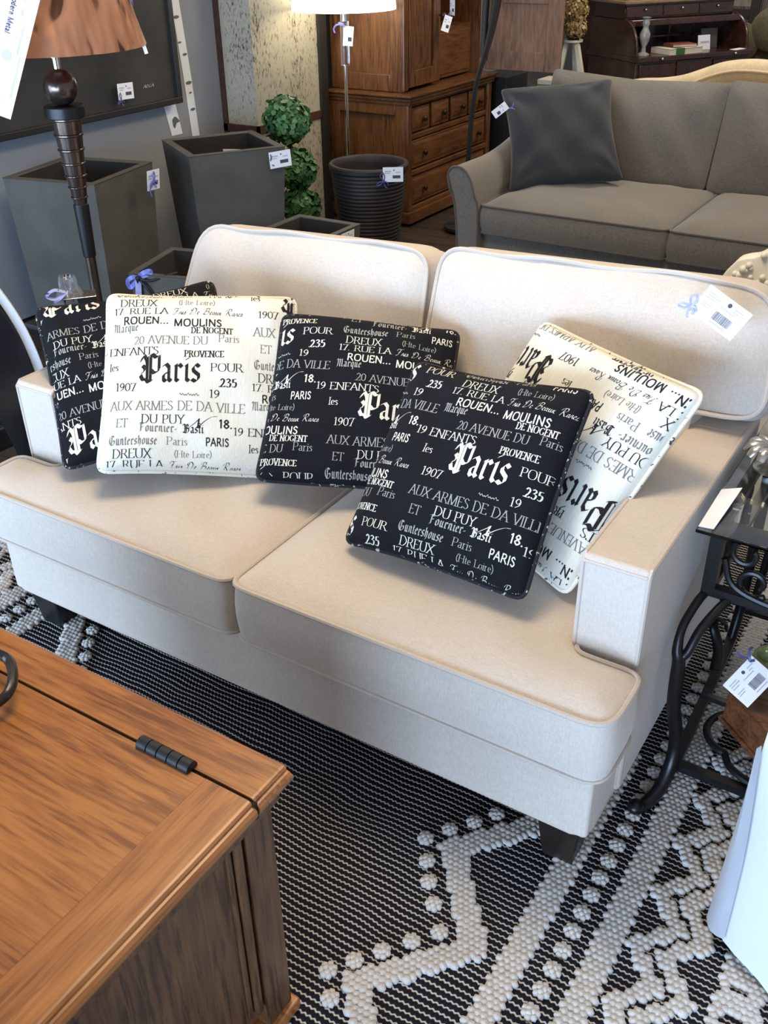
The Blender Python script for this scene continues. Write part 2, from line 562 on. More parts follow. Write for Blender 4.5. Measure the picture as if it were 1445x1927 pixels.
def tube(bm, pts, rad, n=8, closed=False, mi=0, flat=None):
    """sweep a circle (or ellipse flat=(a,b)) along points; rad a number or a list"""
    P = [Vector(p) for p in pts]
    m_ = len(P)
    rads = rad if isinstance(rad, (list, tuple)) else [rad] * m_
    rings = []
    up = None
    for i in range(m_):
        if closed:
            t = P[(i + 1) % m_] - P[(i - 1) % m_]
        else:
            t = P[min(i + 1, m_ - 1)] - P[max(i - 1, 0)]
        if t.length < 1e-9:
            t = Vector((0, 0, 1))
        t.normalize()
        if up is None:
            up = Vector((0, 0, 1)) if abs(t.z) < 0.9 else Vector((1, 0, 0))
        s = t.cross(up)
        if s.length < 1e-6:
            s = t.cross(Vector((0.3, 1, 0.2)))
        s.normalize()
        up = s.cross(t).normalized()
        a, b_ = (1, 1) if flat is None else flat
        rings.append([P[i] + rads[i] * (a * cos(2 * pi * k / n) * s + b_ * sin(2 * pi * k / n) * up) for k in range(n)])
    if closed:
        rings.append(rings[0])
        R_ = [[bm.verts.new(p) for p in rg] for rg in rings[:-1]]
        R_.append(R_[0])
        for a, b_ in zip(R_[:-1], R_[1:]):
            for i in range(n):
                j = (i + 1) % n
                f_ = bm.faces.new((a[i], b_[i], b_[j], a[j]))
                f_.material_index = mi
    else:
        ring_mesh(bm, [list(reversed(rg)) for rg in rings], True, (True, True), mi)


def strip(bm, pts, w, nrm, mi=0, th=0.0006):
    """flat ribbon of width w along pts, lying across normal nrm"""
    P = [Vector(p) for p in pts]
    N = Vector(nrm).normalized()
    A, B = [], []
    for i, p in enumerate(P):
        t = (P[min(i + 1, len(P) - 1)] - P[max(i - 1, 0)]).normalized()
        s = t.cross(N)
        if s.length < 1e-5:
            s = Vector((1, 0, 0))
        s.normalize()
        A.append(p + s * w / 2)
        B.append(p - s * w / 2)
    rings = [[a + N * th, b_ + N * th, b_ - N * th, a - N * th] for a, b_ in zip(A, B)]
    ring_mesh(bm, rings, True, (True, True), mi)


def prism(bm, poly, vec, mi=0):
    """extrude a planar polygon (3D points) along vec"""
    a = [Vector(p) for p in poly]
    b_ = [p + Vector(vec) for p in a]
    ring_mesh(bm, [a, b_], True, (True, True), mi)
    bmesh.ops.recalc_face_normals(bm, faces=bm.faces)


def ico(bm, c, r_, sub=1, sc=(1, 1, 1), mi=0):
    rr = bmesh.ops.create_icosphere(bm, subdivisions=sub, radius=r_)
    for v in rr['verts']:
        v.co = Vector((c[0] + v.co.x * sc[0], c[1] + v.co.y * sc[1], c[2] + v.co.z * sc[2]))
        for f_ in v.link_faces:
            f_.material_index = mi
    return rr['verts']


def frame4(C, R, U, N=None):
    R, U = Vector(R).normalized(), Vector(U)
    U = (U - R * R.dot(U)).normalized()
    N = R.cross(U)
    return Matrix(((R.x, U.x, N.x, C[0]), (R.y, U.y, N.y, C[1]), (R.z, U.z, N.z, C[2]), (0, 0, 0, 1)))


def quad2(bm, x0, y0, x1, y1, z, M4, mi):
    vs = [bm.verts.new(M4 @ Vector(p)) for p in ((x0, y0, z), (x1, y0, z), (x1, y1, z), (x0, y1, z))]
    bm.faces.new(vs).material_index = mi


# ------------------------------------------------------------------ upholstery
def fillet(poly, r_, k=5):
    """round the corners of a polygon; r_ one radius or one per corner"""
    out = []
    n = len(poly)
    rs = r_ if isinstance(r_, (list, tuple)) else [r_] * n
    for i in range(n):
        p = Vector(poly[i]).to_2d()
        a = (Vector(poly[i - 1]).to_2d() - p)
        b_ = (Vector(poly[(i + 1) % n]).to_2d() - p)
        rr = min(rs[i], a.length * 0.45, b_.length * 0.45)
        a.normalize()
        b_.normalize()
        for s in range(k + 1):
            t = s / k
            out.append(p + a * rr * (1 - t) ** 2 + b_ * rr * t ** 2)
    return out


def resample(poly, step):
    out = []
    n = len(poly)
    for i in range(n):
        a, b_ = poly[i], poly[(i + 1) % n]
        L = (b_ - a).length
        k = max(1, int(L / step))
        for s in range(k):
            out.append(a.lerp(b_, s / k))
    return [p for i, p in enumerate(out) if (p - out[i - 1]).length > 1e-5]


def seg_dist(p, segs):
    best = 1e9
    px, py = p
    for (ax, ay, dx, dy, l2) in segs:
        t = ((px - ax) * dx + (py - ay) * dy) / l2
        t = 0 if t < 0 else (1 if t > 1 else t)
        ex, ey = px - ax - t * dx, py - ay - t * dy
        d = ex * ex + ey * ey
        if d < best:
            best = d
    return sqrt(best)


def cushion(bm, poly, h, crown=0.03, D=0.18, bulge=0.012, crown_b=0.0, grid=0.028, rumple=0.0, M4=None, bev=0.006, seed=0, mi=0):
    """welted box cushion of plan polygon poly (2D, CCW); returns the top and bottom welt lines"""
    poly = resample(poly, 0.02)
    n = len(poly)
    segs = []
    for i in range(n):
        a, b_ = poly[i], poly[(i + 1) % n]
        d = b_ - a
        segs.append((a.x, a.y, d.x, d.y, max(d.length_squared, 1e-9)))
    nor = []
    for i in range(n):
        t = poly[(i + 1) % n] - poly[i - 1]
        nor.append(Vector((t.y, -t.x)).normalized())
    xs = [p.x for p in poly]
    ys = [p.y for p in poly]
    inner = []
    y = min(ys) + grid
    while y < max(ys):
        x = min(xs) + grid
        while x < max(xs):
            inner.append(Vector((x, y)))
            x += grid
        y += grid

    def inside(p):
        c = False
        for (ax, ay, dx, dy, _) in segs:
            bx, by = ax + dx, ay + dy
            if (ay > p.y) != (by > p.y) and p.x < (bx - ax) * (p.y - ay) / (by - ay) + ax:
                c = not c
        return c
    inner = [p for p in inner if inside(p) and seg_dist(p, segs) > grid * 0.4]
    pts = list(poly) + inner
    faces = [list(range(n))]
    vo, eo, fo, _, _, _ = delaunay_2d_cdt(pts, [], faces, 1, 1e-5)
    ds = [seg_dist(p, segs) for p in vo]
    rn = random.Random(seed)
    ph = [rn.uniform(0, 6) for _ in range(6)]

    def prof(d):
        t = min(d / D, 1)
        return 1 - (1 - t) ** 2.2

    def rum(p):
        return rumple * (sin(p.x * 17 + ph[0] + 2 * sin(p.y * 6 + ph[1])) * sin(p.y * 13 + ph[2]) + 0.5 * sin(p.x * 31 + p.y * 23 + ph[3]))
    Tm = M4 or Matrix()

    def edge_in(p, d):
        return -bev * max(0, 1 - d / 0.02) ** 2
    tv = [bm.verts.new(Tm @ Vector((p.x, p.y, h + crown * prof(d) + min(1, d / 0.06) * rum(p) + edge_in(p, d)))) for p, d in zip(vo, ds)]
    bv = [bm.verts.new(Tm @ Vector((p.x, p.y, -crown_b * prof(d) - edge_in(p, d)))) for p, d in zip(vo, ds)]
    fs = []
    for f_ in fo:
        q = [vo[i] for i in f_]
        ar = sum(q[i].x * q[(i + 1) % len(q)].y - q[(i + 1) % len(q)].x * q[i].y for i in range(len(q)))
        f2 = list(f_) if ar > 0 else list(reversed(f_))
        fs.append(bm.faces.new([tv[i] for i in f2]))
        fs.append(bm.faces.new([bv[i] for i in reversed(f2)]))
    L = 5
    rings = []
    for k in range(L + 1):
        t = k / L
        o = bulge * sin(pi * t)
        rings.append([Tm @ Vector((p.x + nn.x * o, p.y + nn.y * o, bev + (h - 2 * bev) * t)) for p, nn in zip(poly, nor)])
    R_ = ring_mesh(bm, rings, True)
    for f_ in fs:
        f_.material_index = mi
    top = [Tm @ Vector((p.x + nn.x * 0.002, p.y + nn.y * 0.002, h - bev * 0.6)) for p, nn in zip(poly, nor)]
    bot = [Tm @ Vector((p.x + nn.x * 0.002, p.y + nn.y * 0.002, bev * 0.6)) for p, nn in zip(poly, nor)]
    return top, bot


def smooth_pts(P, it=1):
    for _ in range(it):
        P = [(P[i - 1] + P[i] * 2 + P[(i + 1) % len(P)]) / 4 for i in range(len(P))]
    return P


def piping(name, parent, loops, rad, mat, n=7):
    bm = NB()
    for lp in loops:
        tube(bm, smooth_pts(lp), rad, n, True)
    return part(name, bm, mat, parent)


# ------------------------------------------------------------------ price tags
def mark(bm, M4, w, h, z, rich=True):
    """printing on a card: round logo, text lines and a barcode"""
    x0, y1 = -w / 2, h / 2
    if rich:
        rn = random.Random(3)
        x = x0 + w * 0.42
        while x < x0 + w * 0.80:
            bw = rn.choice((0.006, 0.010, 0.014)) * w
            quad2(bm, x, -h * 0.30, x + bw, -h * 0.02, z, M4, 1)
            x += bw + rn.choice((0.007, 0.011)) * w
        for k, (lx, ly, lw) in enumerate(((0.08, 0.30, 0.24), (0.08, 0.22, 0.28), (0.08, 0.13, 0.2), (0.08, -0.05, 0.22), (0.08, -0.13, 0.18), (0.68, 0.30, 0.2), (0.68, 0.21, 0.12), (0.42, 0.12, 0.34), (0.42, -0.40, 0.36))):
            quad2(bm, x0 + w * lx, h * ly, x0 + w * (lx + lw), h * (ly + 0.035), z, M4, 2)
        c = [bm.verts.new(M4 @ Vector((x0 + w * 0.56 + 0.045 * w * cos(a * pi / 5), h * 0.32 + 0.045 * w * sin(a * pi / 5), z))) for a in range(10)]
        bm.faces.new(c).material_index = 1
    else:
        quad2(bm, x0 + w * 0.48, -h * 0.26, x0 + w * 0.86, -h * 0.05, z, M4, 1)
        quad2(bm, x0 + w * 0.10, h * 0.18, x0 + w * 0.40, h * 0.26, z, M4, 2)
        quad2(bm, x0 + w * 0.10, h * 0.06, x0 + w * 0.36, h * 0.12, z, M4, 2)
        quad2(bm, x0 + w * 0.62, h * 0.12, x0 + w * 0.86, h * 0.18, z, M4, 2)
        c = [bm.verts.new(M4 @ Vector((x0 + w * 0.55 + 0.035 * w * cos(a * pi / 4), h * 0.30 + 0.035 * w * sin(a * pi / 4), z))) for a in range(8)]
        bm.faces.new(c).material_index = 1


def price_tag(C, R, U, w, h, label, ribbon=None, rich=True, mats=None, rmat='ribbon', bend=0.0, rw=0.005):
    """white card with print; ribbon = list of polylines in card coordinates (x,y,z)"""
    t = thing('price_tag', label, 'price tag', C, 'price tags tied on the furniture')
    M4 = frame4(C, R, U)
    bm = NB()
    box(bm, (-w / 2, -h / 2, -0.0005), (w / 2, h / 2, 0.0005), M4=M4)
    mark(bm, M4, w, h, 0.0009, rich)
    if bend:
        inv = M4.inverted()
        for v in bm.verts:
            p = inv @ v.co
            p.z += bend * (p.x / w) ** 2
            v.co = M4 @ p
    part('card', bm, [M['card'], M['print'], M['print_soft']], t, smooth=False)
    if ribbon:
        bm = NB()
        for pl in ribbon:
            P = [M4 @ Vector(p) for p in catmull(pl, 6)]
            strip(bm, P, rw, (M4.to_3x3() @ Vector((0.25, 0.3, 1))).normalized())
        part('ribbon', bm, M[rmat], t)
    return t


def bow(x, y, s=1.0, z=0.004):
    """a small two-loop bow with tails about (x,y) in card coordinates"""
    return [[(x, y, z), (x - .012 * s, y + .016 * s, z + .006), (x - .004 * s, y + .028 * s, z + .003), (x + .003 * s, y + .014 * s, z), (x, y, z)],
            [(x, y, z), (x - .020 * s, y - .006 * s, z + .005), (x - .024 * s, y - .016 * s, z + .002), (x - .010 * s, y - .012 * s, z), (x, y, z)],
            [(x, y, z), (x + .012 * s, y - .006 * s, z), (x + .016 * s, y - .014 * s, z)],
            [(x, y, z), (x + .004 * s, y - .018 * s, z), (x + .012 * s, y - .026 * s, z)]]


# ================================================================== THE SETTING
bm = NB()
box(bm, (-3.0, -6.0, -0.05), (5.0, 9.4, -0.012))
struct('floor', bm, M['floor'])
WX = -2.75
bm = NB()
box(bm, (WX - 0.12, -6.0, 0), (WX, 9.4, 3.1))
struct('wall_left', bm, M['wall'])
bm = NB()
box(bm, (WX, 9.2, 0), (5.0, 9.32, 3.1))
struct('wall_back', bm, M['wall_far'])
bm = NB()
for k in range(24):
    box(bm, (-2.05 + k * 0.16, 9.15, 0.0), (-1.895 + k * 0.16, 9.2, 3.0), 0.004, 1)
struct('trim_1', bm, M['plank'])
# bark-papered pilaster on the left wall, with brown trim
PX = -2.51
bm = NB()
box(bm, (WX, 3.26, 0), (PX, 3.86, 3.1))
struct('wall_pilaster', bm, M['bark'])
bm = NB()
box(bm, (WX, 3.245, 0.60), (WX + 0.030, 3.262, 3.1))
box(bm, (WX, 3.245, 0.615), (PX + 0.012, 3.262, 0.655))
box(bm, (PX - 0.002, 3.245, 0.615), (PX + 0.012, 3.86, 0.655))
struct('trim_2', bm, M['trim'])
bm = NB()
box(bm, (PX - 0.1, 3.86, 0), (PX + 0.02, 3.93, 3.1))
struct('trim_3', bm, M['darkframe'])
# white birch decals stuck flat on the wall
bm = NB()
P_ = [(2.945, 1.7), (2.955, 1.30), (2.985, 0.95), (3.005, 0.60)]
for i in range(len(P_) - 1):
    (a, z1), (b_, z2) = P_[i], P_[i + 1]
    wd = 0.030
    quad2(bm, 0, 0, 1, 1, 0, Matrix(((0, 0, 1, WX + 0.002), (wd, a - b_ if 0 else 0, 0, 0), (0, 0, 0, 0), (0, 0, 0, 1))), 0) if 0 else None
    vs = [bm.verts.new((WX + 0.002, y_, z_)) for y_, z_ in ((a - wd, z1), (a + wd, z1), (b_ + wd, z2), (b_ - wd, z2))]
    bm.faces.new(vs).material_index = 0
for y_, z_, s in ((2.95, 1.22, 1), (2.985, 1.04, 0.8), (2.955, 1.10, 0.6), (2.99, 0.90, 1.1), (3.0, 0.765, 0.9), (2.995, 0.85, 0.5), (2.94, 1.32, 0.7)):
    c = [bm.verts.new((WX + 0.004, y_ + 0.022 * s * cos(a * pi / 4), z_ + 0.008 * s * sin(a * pi / 4))) for a in range(8)]
    bm.faces.new(c).material_index = 1
single('birch_decal', bm, [M['decal'], M['decal_grey']], 'narrow white birch trunk decal with grey marks on blue-grey wall', 'wall decal', smooth=False)
bm = NB()
vs = [bm.verts.new((WX + 0.002, y_, z_)) for y_, z_ in ((2.775, 0.84), (2.865, 0.84), (2.90, 0.655), (2.815, 0.655))]
bm.faces.new(vs)
c = [(2.83, 0.735), (2.85, 0.75), (2.868, 0.742), (2.888, 0.72), (2.86, 0.715), (2.845, 0.69), (2.835, 0.70)]
bm.faces.new([bm.verts.new((WX + 0.004, *p)) for p in c]).material_index = 1
single('birch_stump_decal', bm, [M['decal'], M['decal_grey']], 'short wide white decal with a grey leaf, below the corner of the dark picture', 'wall decal', smooth=False)
bm = NB()
for y_, z_, a in ((2.80, 1.30, 0.5), (2.83, 1.22, 1.3), (2.86, 1.33, -0.4), (2.79, 1.38, 1.0), (2.85, 1.40, 0.2)):
    c = [bm.verts.new((WX + 0.003, y_ + 0.05 * cos(t) * cos(a) - 0.018 * sin(t) * sin(a), z_ + 0.05 * cos(t) * sin(a) + 0.018 * sin(t) * cos(a))) for t in [k * pi / 4 for k in range(8)]]
    bm.faces.new(c)
single('leaf_spray_decal', bm, M['leaf_pale'], 'pale yellow-green leaf spray decal beside the birch trunk', 'wall decal', smooth=False)

# ------------------------------------------------------------------ rug
rug = thing('area_rug', 'large black and ivory corded rug with raised tufted zigzags under the cream sofa', 'rug', (-0.02, -0.4, 0))
RX0, RX1, RY0, RY1 = -1.62, 1.58, -2.6, 1.75
bm = NB()
box(bm, (RX0, RY0, -0.012), (RX1, RY1, 0.0))
part('flatweave', bm, M['rug'], rug, smooth=False)
TW, TL = 0.0122, 0.0117


def tufts(bm, inside, x0, x1, y0, y1):
    rn = random.Random(int(x0 * 1000) + int(y0 * 777))
    j0 = int(math.floor(y0 / TL))
    for j in range(j0, int(y1 / TL) + 1):
        y = j * TL
        off = 0.5 * (j % 2)
        for i in range(int(math.floor(x0 / TW)), int(x1 / TW) + 2):
            x = (i + off) * TW
            if x0 <= x <= x1 and inside(x, y):
                s = rn.uniform(0.9, 1.12)
                ico(bm, (x + rn.uniform(-.001, .001), y + rn.uniform(-.001, .001), 0.002), 0.0096 * s, 1, (1.12, 0.92, 0.85))


MID = -0.02


def band_at(x, hw, y0, y1, name='tufted_band'):
    bm = NB()
    tufts(bm, lambda px, py: abs(px - x) <= hw, x - hw, x + hw, y0, y1)
    part(name, bm, M['tuft'], rug, auto=None)


def zig(pts, hw, name='tufted_zigzag', clip=None):
    bm = NB()

    def ins(px, py):
        for (ax, ay), (bx, by) in zip(pts[:-1], pts[1:]):
            lo, hi = min(ay, by), max(ay, by)
            if lo - 1e-6 <= py <= hi + 1e-6:
                t = (py - ay) / (by - ay)
                if abs(px - (ax + (bx - ax) * t)) <= hw:
                    return True
        return False
    xs = [p[0] for p in pts]
    ys = [p[1] for p in pts]
    tufts(bm, ins, min(xs) - hw, max(xs) + hw, max(min(ys), -1.0), min(max(ys), 1.6))
    part(name, bm, M['tuft'], rug, auto=None)


for s in (1, -1):
    X = lambda x: MID + s * (x - MID)
    y0, y1 = (-0.62, 1.5) if s == 1 else (-0.75, 0.75)
    band_at(X(0.774), 0.024, y0, 0.4 if s == 1 else 0.5)
    band_at(X(0.906), 0.024, y0, y1)
    zp = [(0.551, -0.756), (0.698, -0.583), (0.551, -0.402), (0.698, -0.229), (0.556, -0.052), (0.698, 0.125), (0.556, 0.30)]
    zig([(X(a), b_) for a, b_ in zp], 0.031)
    zs, z3 = [], []
    k = 0
    y = -0.75
    while y < 1.45:
        zs.append((X(0.952 if k % 2 == 0 else 1.012), y))
        z3.append((X(1.006 if k % 2 == 0 else 1.068), y))
        y += 0.0685
        k += 1
    zig(zs, 0.019)
    zig(z3, 0.019)
    bm = NB()
    tufts(bm, lambda px, py: abs(abs(px - MID) - 1.165) <= 0.034 + 0.022 * abs(((py / 0.137) % 1) - 0.5) * 2 and not (0.05 < (py / 0.0685) % 1 < 0.3 and abs(abs(px - MID) - 1.165) < 0.017), X(1.165) - 0.06, X(1.165) + 0.06, -0.6, 1.3)
    part('tufted_leaf_column', bm, M['tuft'], rug, auto=None)
    dots = []
    y = -0.477
    while y < (1.12 if s == 1 else 0.40):
        dots.append((X(0.841), y))
        y += 0.0470
    zy = [(0.491, -0.41), (0.525, -0.453), (0.522, -0.369), (0.555, -0.326), (0.592, -0.279), (0.627, -0.235), (0.587, -0.187), (0.553, -0.147), (0.525, -0.105), (0.494, -0.057), (0.526, -0.010), (0.561, 0.034), (0.592, 0.079)]
    dots += [(X(a), b_) for a, b_ in zy]
    for (dx, dy) in dots[:48]:
        bm = NB()
        rn = random.Random(int(dx * 5000 + dy * 999))
        a0 = rn.uniform(0, 1)
        for a in range(7):
            ico(bm, (dx + 0.0118 * cos(a0 + a * 2 * pi / 7), dy + 0.0118 * sin(a0 + a * 2 * pi / 7), 0.004), 0.0075, 1, (1, 1, 0.9))
        for a in range(3):
            ico(bm, (dx + 0.005 * cos(a0 + a * 2.1), dy + 0.005 * sin(a0 + a * 2.1), 0.006), 0.0072, 1)
        part('tufted_dot', bm, M['tuft'], rug, auto=None)

# ------------------------------------------------------------------ cream two-seat sofa
sofa = thing('loveseat', 'cream chenille two-seat sofa with box cushions and dark tapered legs on the rug', 'sofa', (0, 0.4, 0))
HB = 0.13
bm = NB()
box(bm, (-0.812, 0.004, HB), (0.812, 0.80, 0.335), 0.010, 3)
part('base', bm, M['cream'], sofa)
bm = NB()
tube(bm, smooth_pts(resample([Vector(p) for p in ((-0.809, 0.007, HB + .005), (0.809, 0.007, HB + .005), (0.809, 0.795, HB + .005), (-0.809, 0.795, HB + .005))], 0.03), 1), 0.005, 6, True)
part('base_piping', bm, M['cream_pipe'], sofa)
AH = 0.672
for s in (1, -1):
    bm = NB()
    x0, x1 = sorted((s * 0.692, s * 0.822))
    vs = box(bm, (x0, 0.150, HB), (x1, 0.86, AH), 0.012, 3)
    for v in vs:
        if v.co.y > 0.5:
            v.co.y += 0.06 * (v.co.z - HB) / (AH - HB)
    a_ = part('arm', bm, M['cream'], sofa)
    for sx in (x0, x1):
        bm = NB()
        yy = 0.150
        inn = 0.004 if sx == x0 else -0.004
        tube(bm, [(sx + inn, yy + 0.003, 0.36 if abs(sx) < 0.75 else HB + 0.02), (sx + inn, yy + 0.002, AH - 0.012), (sx + inn, yy + 0.012, AH - 0.003), (sx + inn, 0.80, AH - 0.003)], 0.0048, 7)
        part('arm_piping', bm, M['cream_pipe'], a_)
    bm = NB()
    tube(bm, [(x0 + .006, 0.150, AH - 0.012), (x1 - .006, 0.150, AH - 0.012)], 0.0035, 6)
    part('arm_seam', bm, M['cream_pipe'], a_)
# raked rear frame
bm = NB()
prism(bm, [(-0.77, 0.74, HB), (-0.77, 0.86, HB), (-0.77, 1.03, 0.86), (-0.77, 0.93, 0.86)], (1.55, 0, 0))
bmesh.ops.bevel(bm, geom=list(bm.edges), offset=0.03, segments=3, affect='EDGES', profile=0.5)
for v in bm.verts:
    v.co.z += 0.028 * (v.co.x / 0.8) * max(0, (v.co.z - 0.5) / 0.37)
part('back_frame', bm, M['cream'], sofa)


def V2(*a):
    return [Vector(p) for p in a]


# T-shaped seat cushions
for s in (-1, 1):
    pl = [(0.003, -0.036), (0.838, -0.036), (0.838, 0.128), (0.700, 0.128), (0.690, 0.62), (0.003, 0.62)]
    rad = [0.035, 0.050, 0.030, 0.03, 0.05, 0.03]
    if s < 0:
        pl = [(-a, b_) for a, b_ in reversed(pl)]
        rad = list(reversed(rad))
    bm = NB()
    top, bot = cushion(bm, fillet(pl, rad), 0.148, 0.022, 0.13, 0.007, 0, 0.026, 0.0025, Matrix.Translation((0, 0, 0.320)), seed=s + 3)
    c_ = part('seat_cushion', bm, M['cream'], sofa)
    piping('piping', c_, [top], 0.0055, M['cream_pipe'])
    piping('piping', c_, [bot], 0.004, M['cream_pipe'])
# tall back cushions: local x along the sofa, local y up the back, local z to the front
for s in (-1, 1):
    base = Vector((0, 0.832, 0.478))
    lean = Vector((0, 0.335, 1)).normalized()
    if s < 0:
        pl = [(-0.685, 0.0), (-0.008, 0.0), (-0.014, 0.455), (-0.800, 0.405), (-0.838, 0.205), (-0.69, 0.20)]
        rad = [0.05, 0.05, 0.055, 0.085, 0.03, 0.02]
        pl = [(-0.690, 0.0), (-0.006, 0.0), (-0.004, 0.200), (-0.014, 0.440), (-0.752, 0.408), (-0.792, 0.205), (-0.700, 0.196)]
        rad = [0.05, 0.05, 0.05, 0.06, 0.09, 0.03, 0.02]
    else:
        pl = [(0.012, 0.0), (0.690, 0.0), (0.700, 0.200), (0.850, 0.203), (0.822, 0.480), (0.022, 0.450)]
        rad = [0.05, 0.05, 0.02, 0.055, 0.10, 0.06]
    F4 = frame4(base, (1, 0, 0), lean)
    F4 = F4 @ Matrix.Translation((0, 0, 0.0))
    bm = NB()
    top, bot = cushion(bm, fillet(pl, rad, 7), 0.155, 0.030, 0.17, 0.014, 0.01, 0.028, 0.0045, F4, seed=s + 11)
    c_ = part('back_cushion', bm, M['cream'], sofa)
    rn = random.Random(s)
    top = [p + lean * 0.004 * sin(p.x * 22 + s) + Vector((0, 0.004 * sin(p.x * 15), 0)) for p in top]
    piping('piping', c_, [top], 0.0055, M['cream_pipe'])
    piping('piping', c_, [bot], 0.0045, M['cream_pipe'])
for (x0, x1, y0, y1, mt) in ((0.700, 0.795, 0.022, 0.115, 'legwood'), (-0.805, -0.700, 0.030, 0.125, 'legblack'), (0.70, 0.79, 0.70, 0.79, 'legwood'), (-0.79, -0.70, 0.70, 0.79, 'legblack')):
    bm = NB()
    box(bm, (x0, y0, 0.001), (x1, y1, HB + 0.005), 0.003, 1, taper=(0.68, 0.68))
    part('leg', bm, M[mt], sofa)

# ------------------------------------------------------------------ lettering for the cushions
# glyph skeletons: unit cap height; 'c' in front of a stroke makes it a smooth curve
ROM = {
    'A': (.74, '.02,0 .36,1|.36,1 .70,0|.14,.36 .58,.36'), 'B': (.64, '.1,0 .1,1|c.1,1 .45,.97 .48,.76 .1,.53|c.1,.53 .5,.48 .56,.22 .1,0'),
    'C': (.74, 'c.68,.8 .5,1 .2,.9 .07,.5 .2,.1 .48,0 .68,.18'), 'D': (.78, '.1,0 .1,1|c.1,1 .45,.98 .71,.5 .45,.02 .1,0'),
    'E': (.62, '.1,0 .1,1|.1,1 .54,1 .54,.86|.1,.52 .44,.52|.1,0 .56,0 .58,.16'), 'F': (.58, '.1,0 .1,1|.1,1 .54,1 .54,.86|.1,.52 .44,.52'),
    'G': (.8, 'c.68,.82 .5,1 .2,.9 .07,.5 .2,.1 .45,0 .68,.12|.68,.12 .68,.42'), 'H': (.8, '.1,0 .1,1|.68,0 .68,1|.1,.52 .68,.52'),
    'I': (.28, '.13,0 .13,1'), 'L': (.58, '.1,0 .1,1|.1,0 .54,0 .56,.18'), 'M': (.96, '.1,0 .12,1|.12,1 .47,.02|.47,.02 .82,1|.82,1 .84,0'),
    'N': (.82, '.1,0 .1,1|.1,1 .70,.02|.70,0 .70,1'), 'O': (.84, 'c.42,1 .17,.9 .07,.5 .17,.1 .42,0 .67,.1 .77,.5 .67,.9 .42,1'),
    'P': (.62, '.1,0 .1,1|c.1,1 .46,.97 .54,.74 .44,.5 .1,.46'), 'Q': (.84, 'c.42,1 .17,.9 .07,.5 .17,.1 .42,0 .67,.1 .77,.5 .67,.9 .42,1|.45,.2 .75,-.15'),
    'R': (.70, '.1,0 .1,1|c.1,1 .44,.97 .52,.75 .42,.53 .1,.48|.34,.49 .66,0'), 'S': (.56, 'c.47,.84 .3,1 .1,.88 .12,.66 .4,.44 .48,.2 .28,0 .07,.14'),
    'T': (.66, '.33,0 .33,1|.04,.86 .04,1 .62,1 .62,.86'), 'U': (.78, 'c.1,1 .1,.3 .22,.03 .4,0 .58,.05 .68,.3 .68,1'), 'V': (.72, '.03,1 .36,0|.36,0 .68,1'),
    'X': (.72, '.05,0 .66,1|.05,1 .66,0'), 'Y': (.70, '.04,1 .35,.48|.66,1 .35,.48|.35,.48 .35,0'),
    '0': (.56, 'c.28,1 .09,.8 .07,.5 .09,.2 .28,0 .47,.2 .49,.5 .47,.8 .28,1'), '1': (.4, '.22,0 .22,1 .08,.86'), '2': (.54, 'c.08,.78 .25,1 .44,.8 .38,.5 .06,.02|.06,.02 .48,.02 .5,.14'),
    '3': (.54, 'c.08,.86 .28,1 .44,.78 .22,.54|c.22,.54 .5,.42 .4,.06 .2,0 .06,.12'), '5': (.54, '.14,.96 .46,.98|.14,.96 .12,.56|c.12,.56 .4,.6 .47,.3 .3,.02 .07,.1'),
    '7': (.52, '.05,.86 .06,.98 .48,.98|.48,.98 .2,0'), '8': (.54, 'c.27,.54 .08,.74 .27,1 .46,.76 .27,.54 .05,.26 .27,0 .5,.26 .27,.54'), '9': (.54, 'c.46,.66 .27,.4 .07,.66 .27,1 .46,.72 .4,.3 .12,0'),
    '.': (.26, '.1,.0 .13,.06'), '(': (.3, 'c.26,1.1 .1,.7 .1,.25 .26,-.15'), ')': (.3, 'c.04,1.1 .2,.7 .2,.25 .04,-.15'), '-': (.4, '.06,.32 .32,.32'),
    'a': (.46, 'c.09,.55 .24,.64 .34,.5 .34,.1 .42,.02|c.34,.38 .12,.3 .08,.1 .2,0 .34,.12'), 'r': (.38, '.1,0 .1,.62|c.1,.44 .2,.6 .33,.6'), 'i': (.24, '.12,0 .12,.62|.12,.82 .13,.88'),
    's': (.38, 'c.31,.52 .18,.63 .07,.48 .28,.26 .27,.03 .06,.06'), 'l': (.24, '.12,0 .12,1'), 'e': (.44, 'c.08,.34 .37,.36 .32,.58 .16,.6 .07,.3 .18,.02 .38,.1'),
    'd': (.5, '.36,0 .36,1|c.36,.5 .22,.63 .08,.5 .08,.12 .22,.0 .36,.12'), 'n': (.5, '.1,0 .1,.62|c.1,.46 .24,.64 .37,.52 .38,.3|.38,.34 .38,0'),
    't': (.32, 'c.13,.85 .13,.12 .22,.0 .3,.06|.03,.6 .29,.6'), 'o': (.48, 'c.24,.63 .07,.5 .07,.14 .24,0 .41,.14 .41,.5 .24,.63'),
}
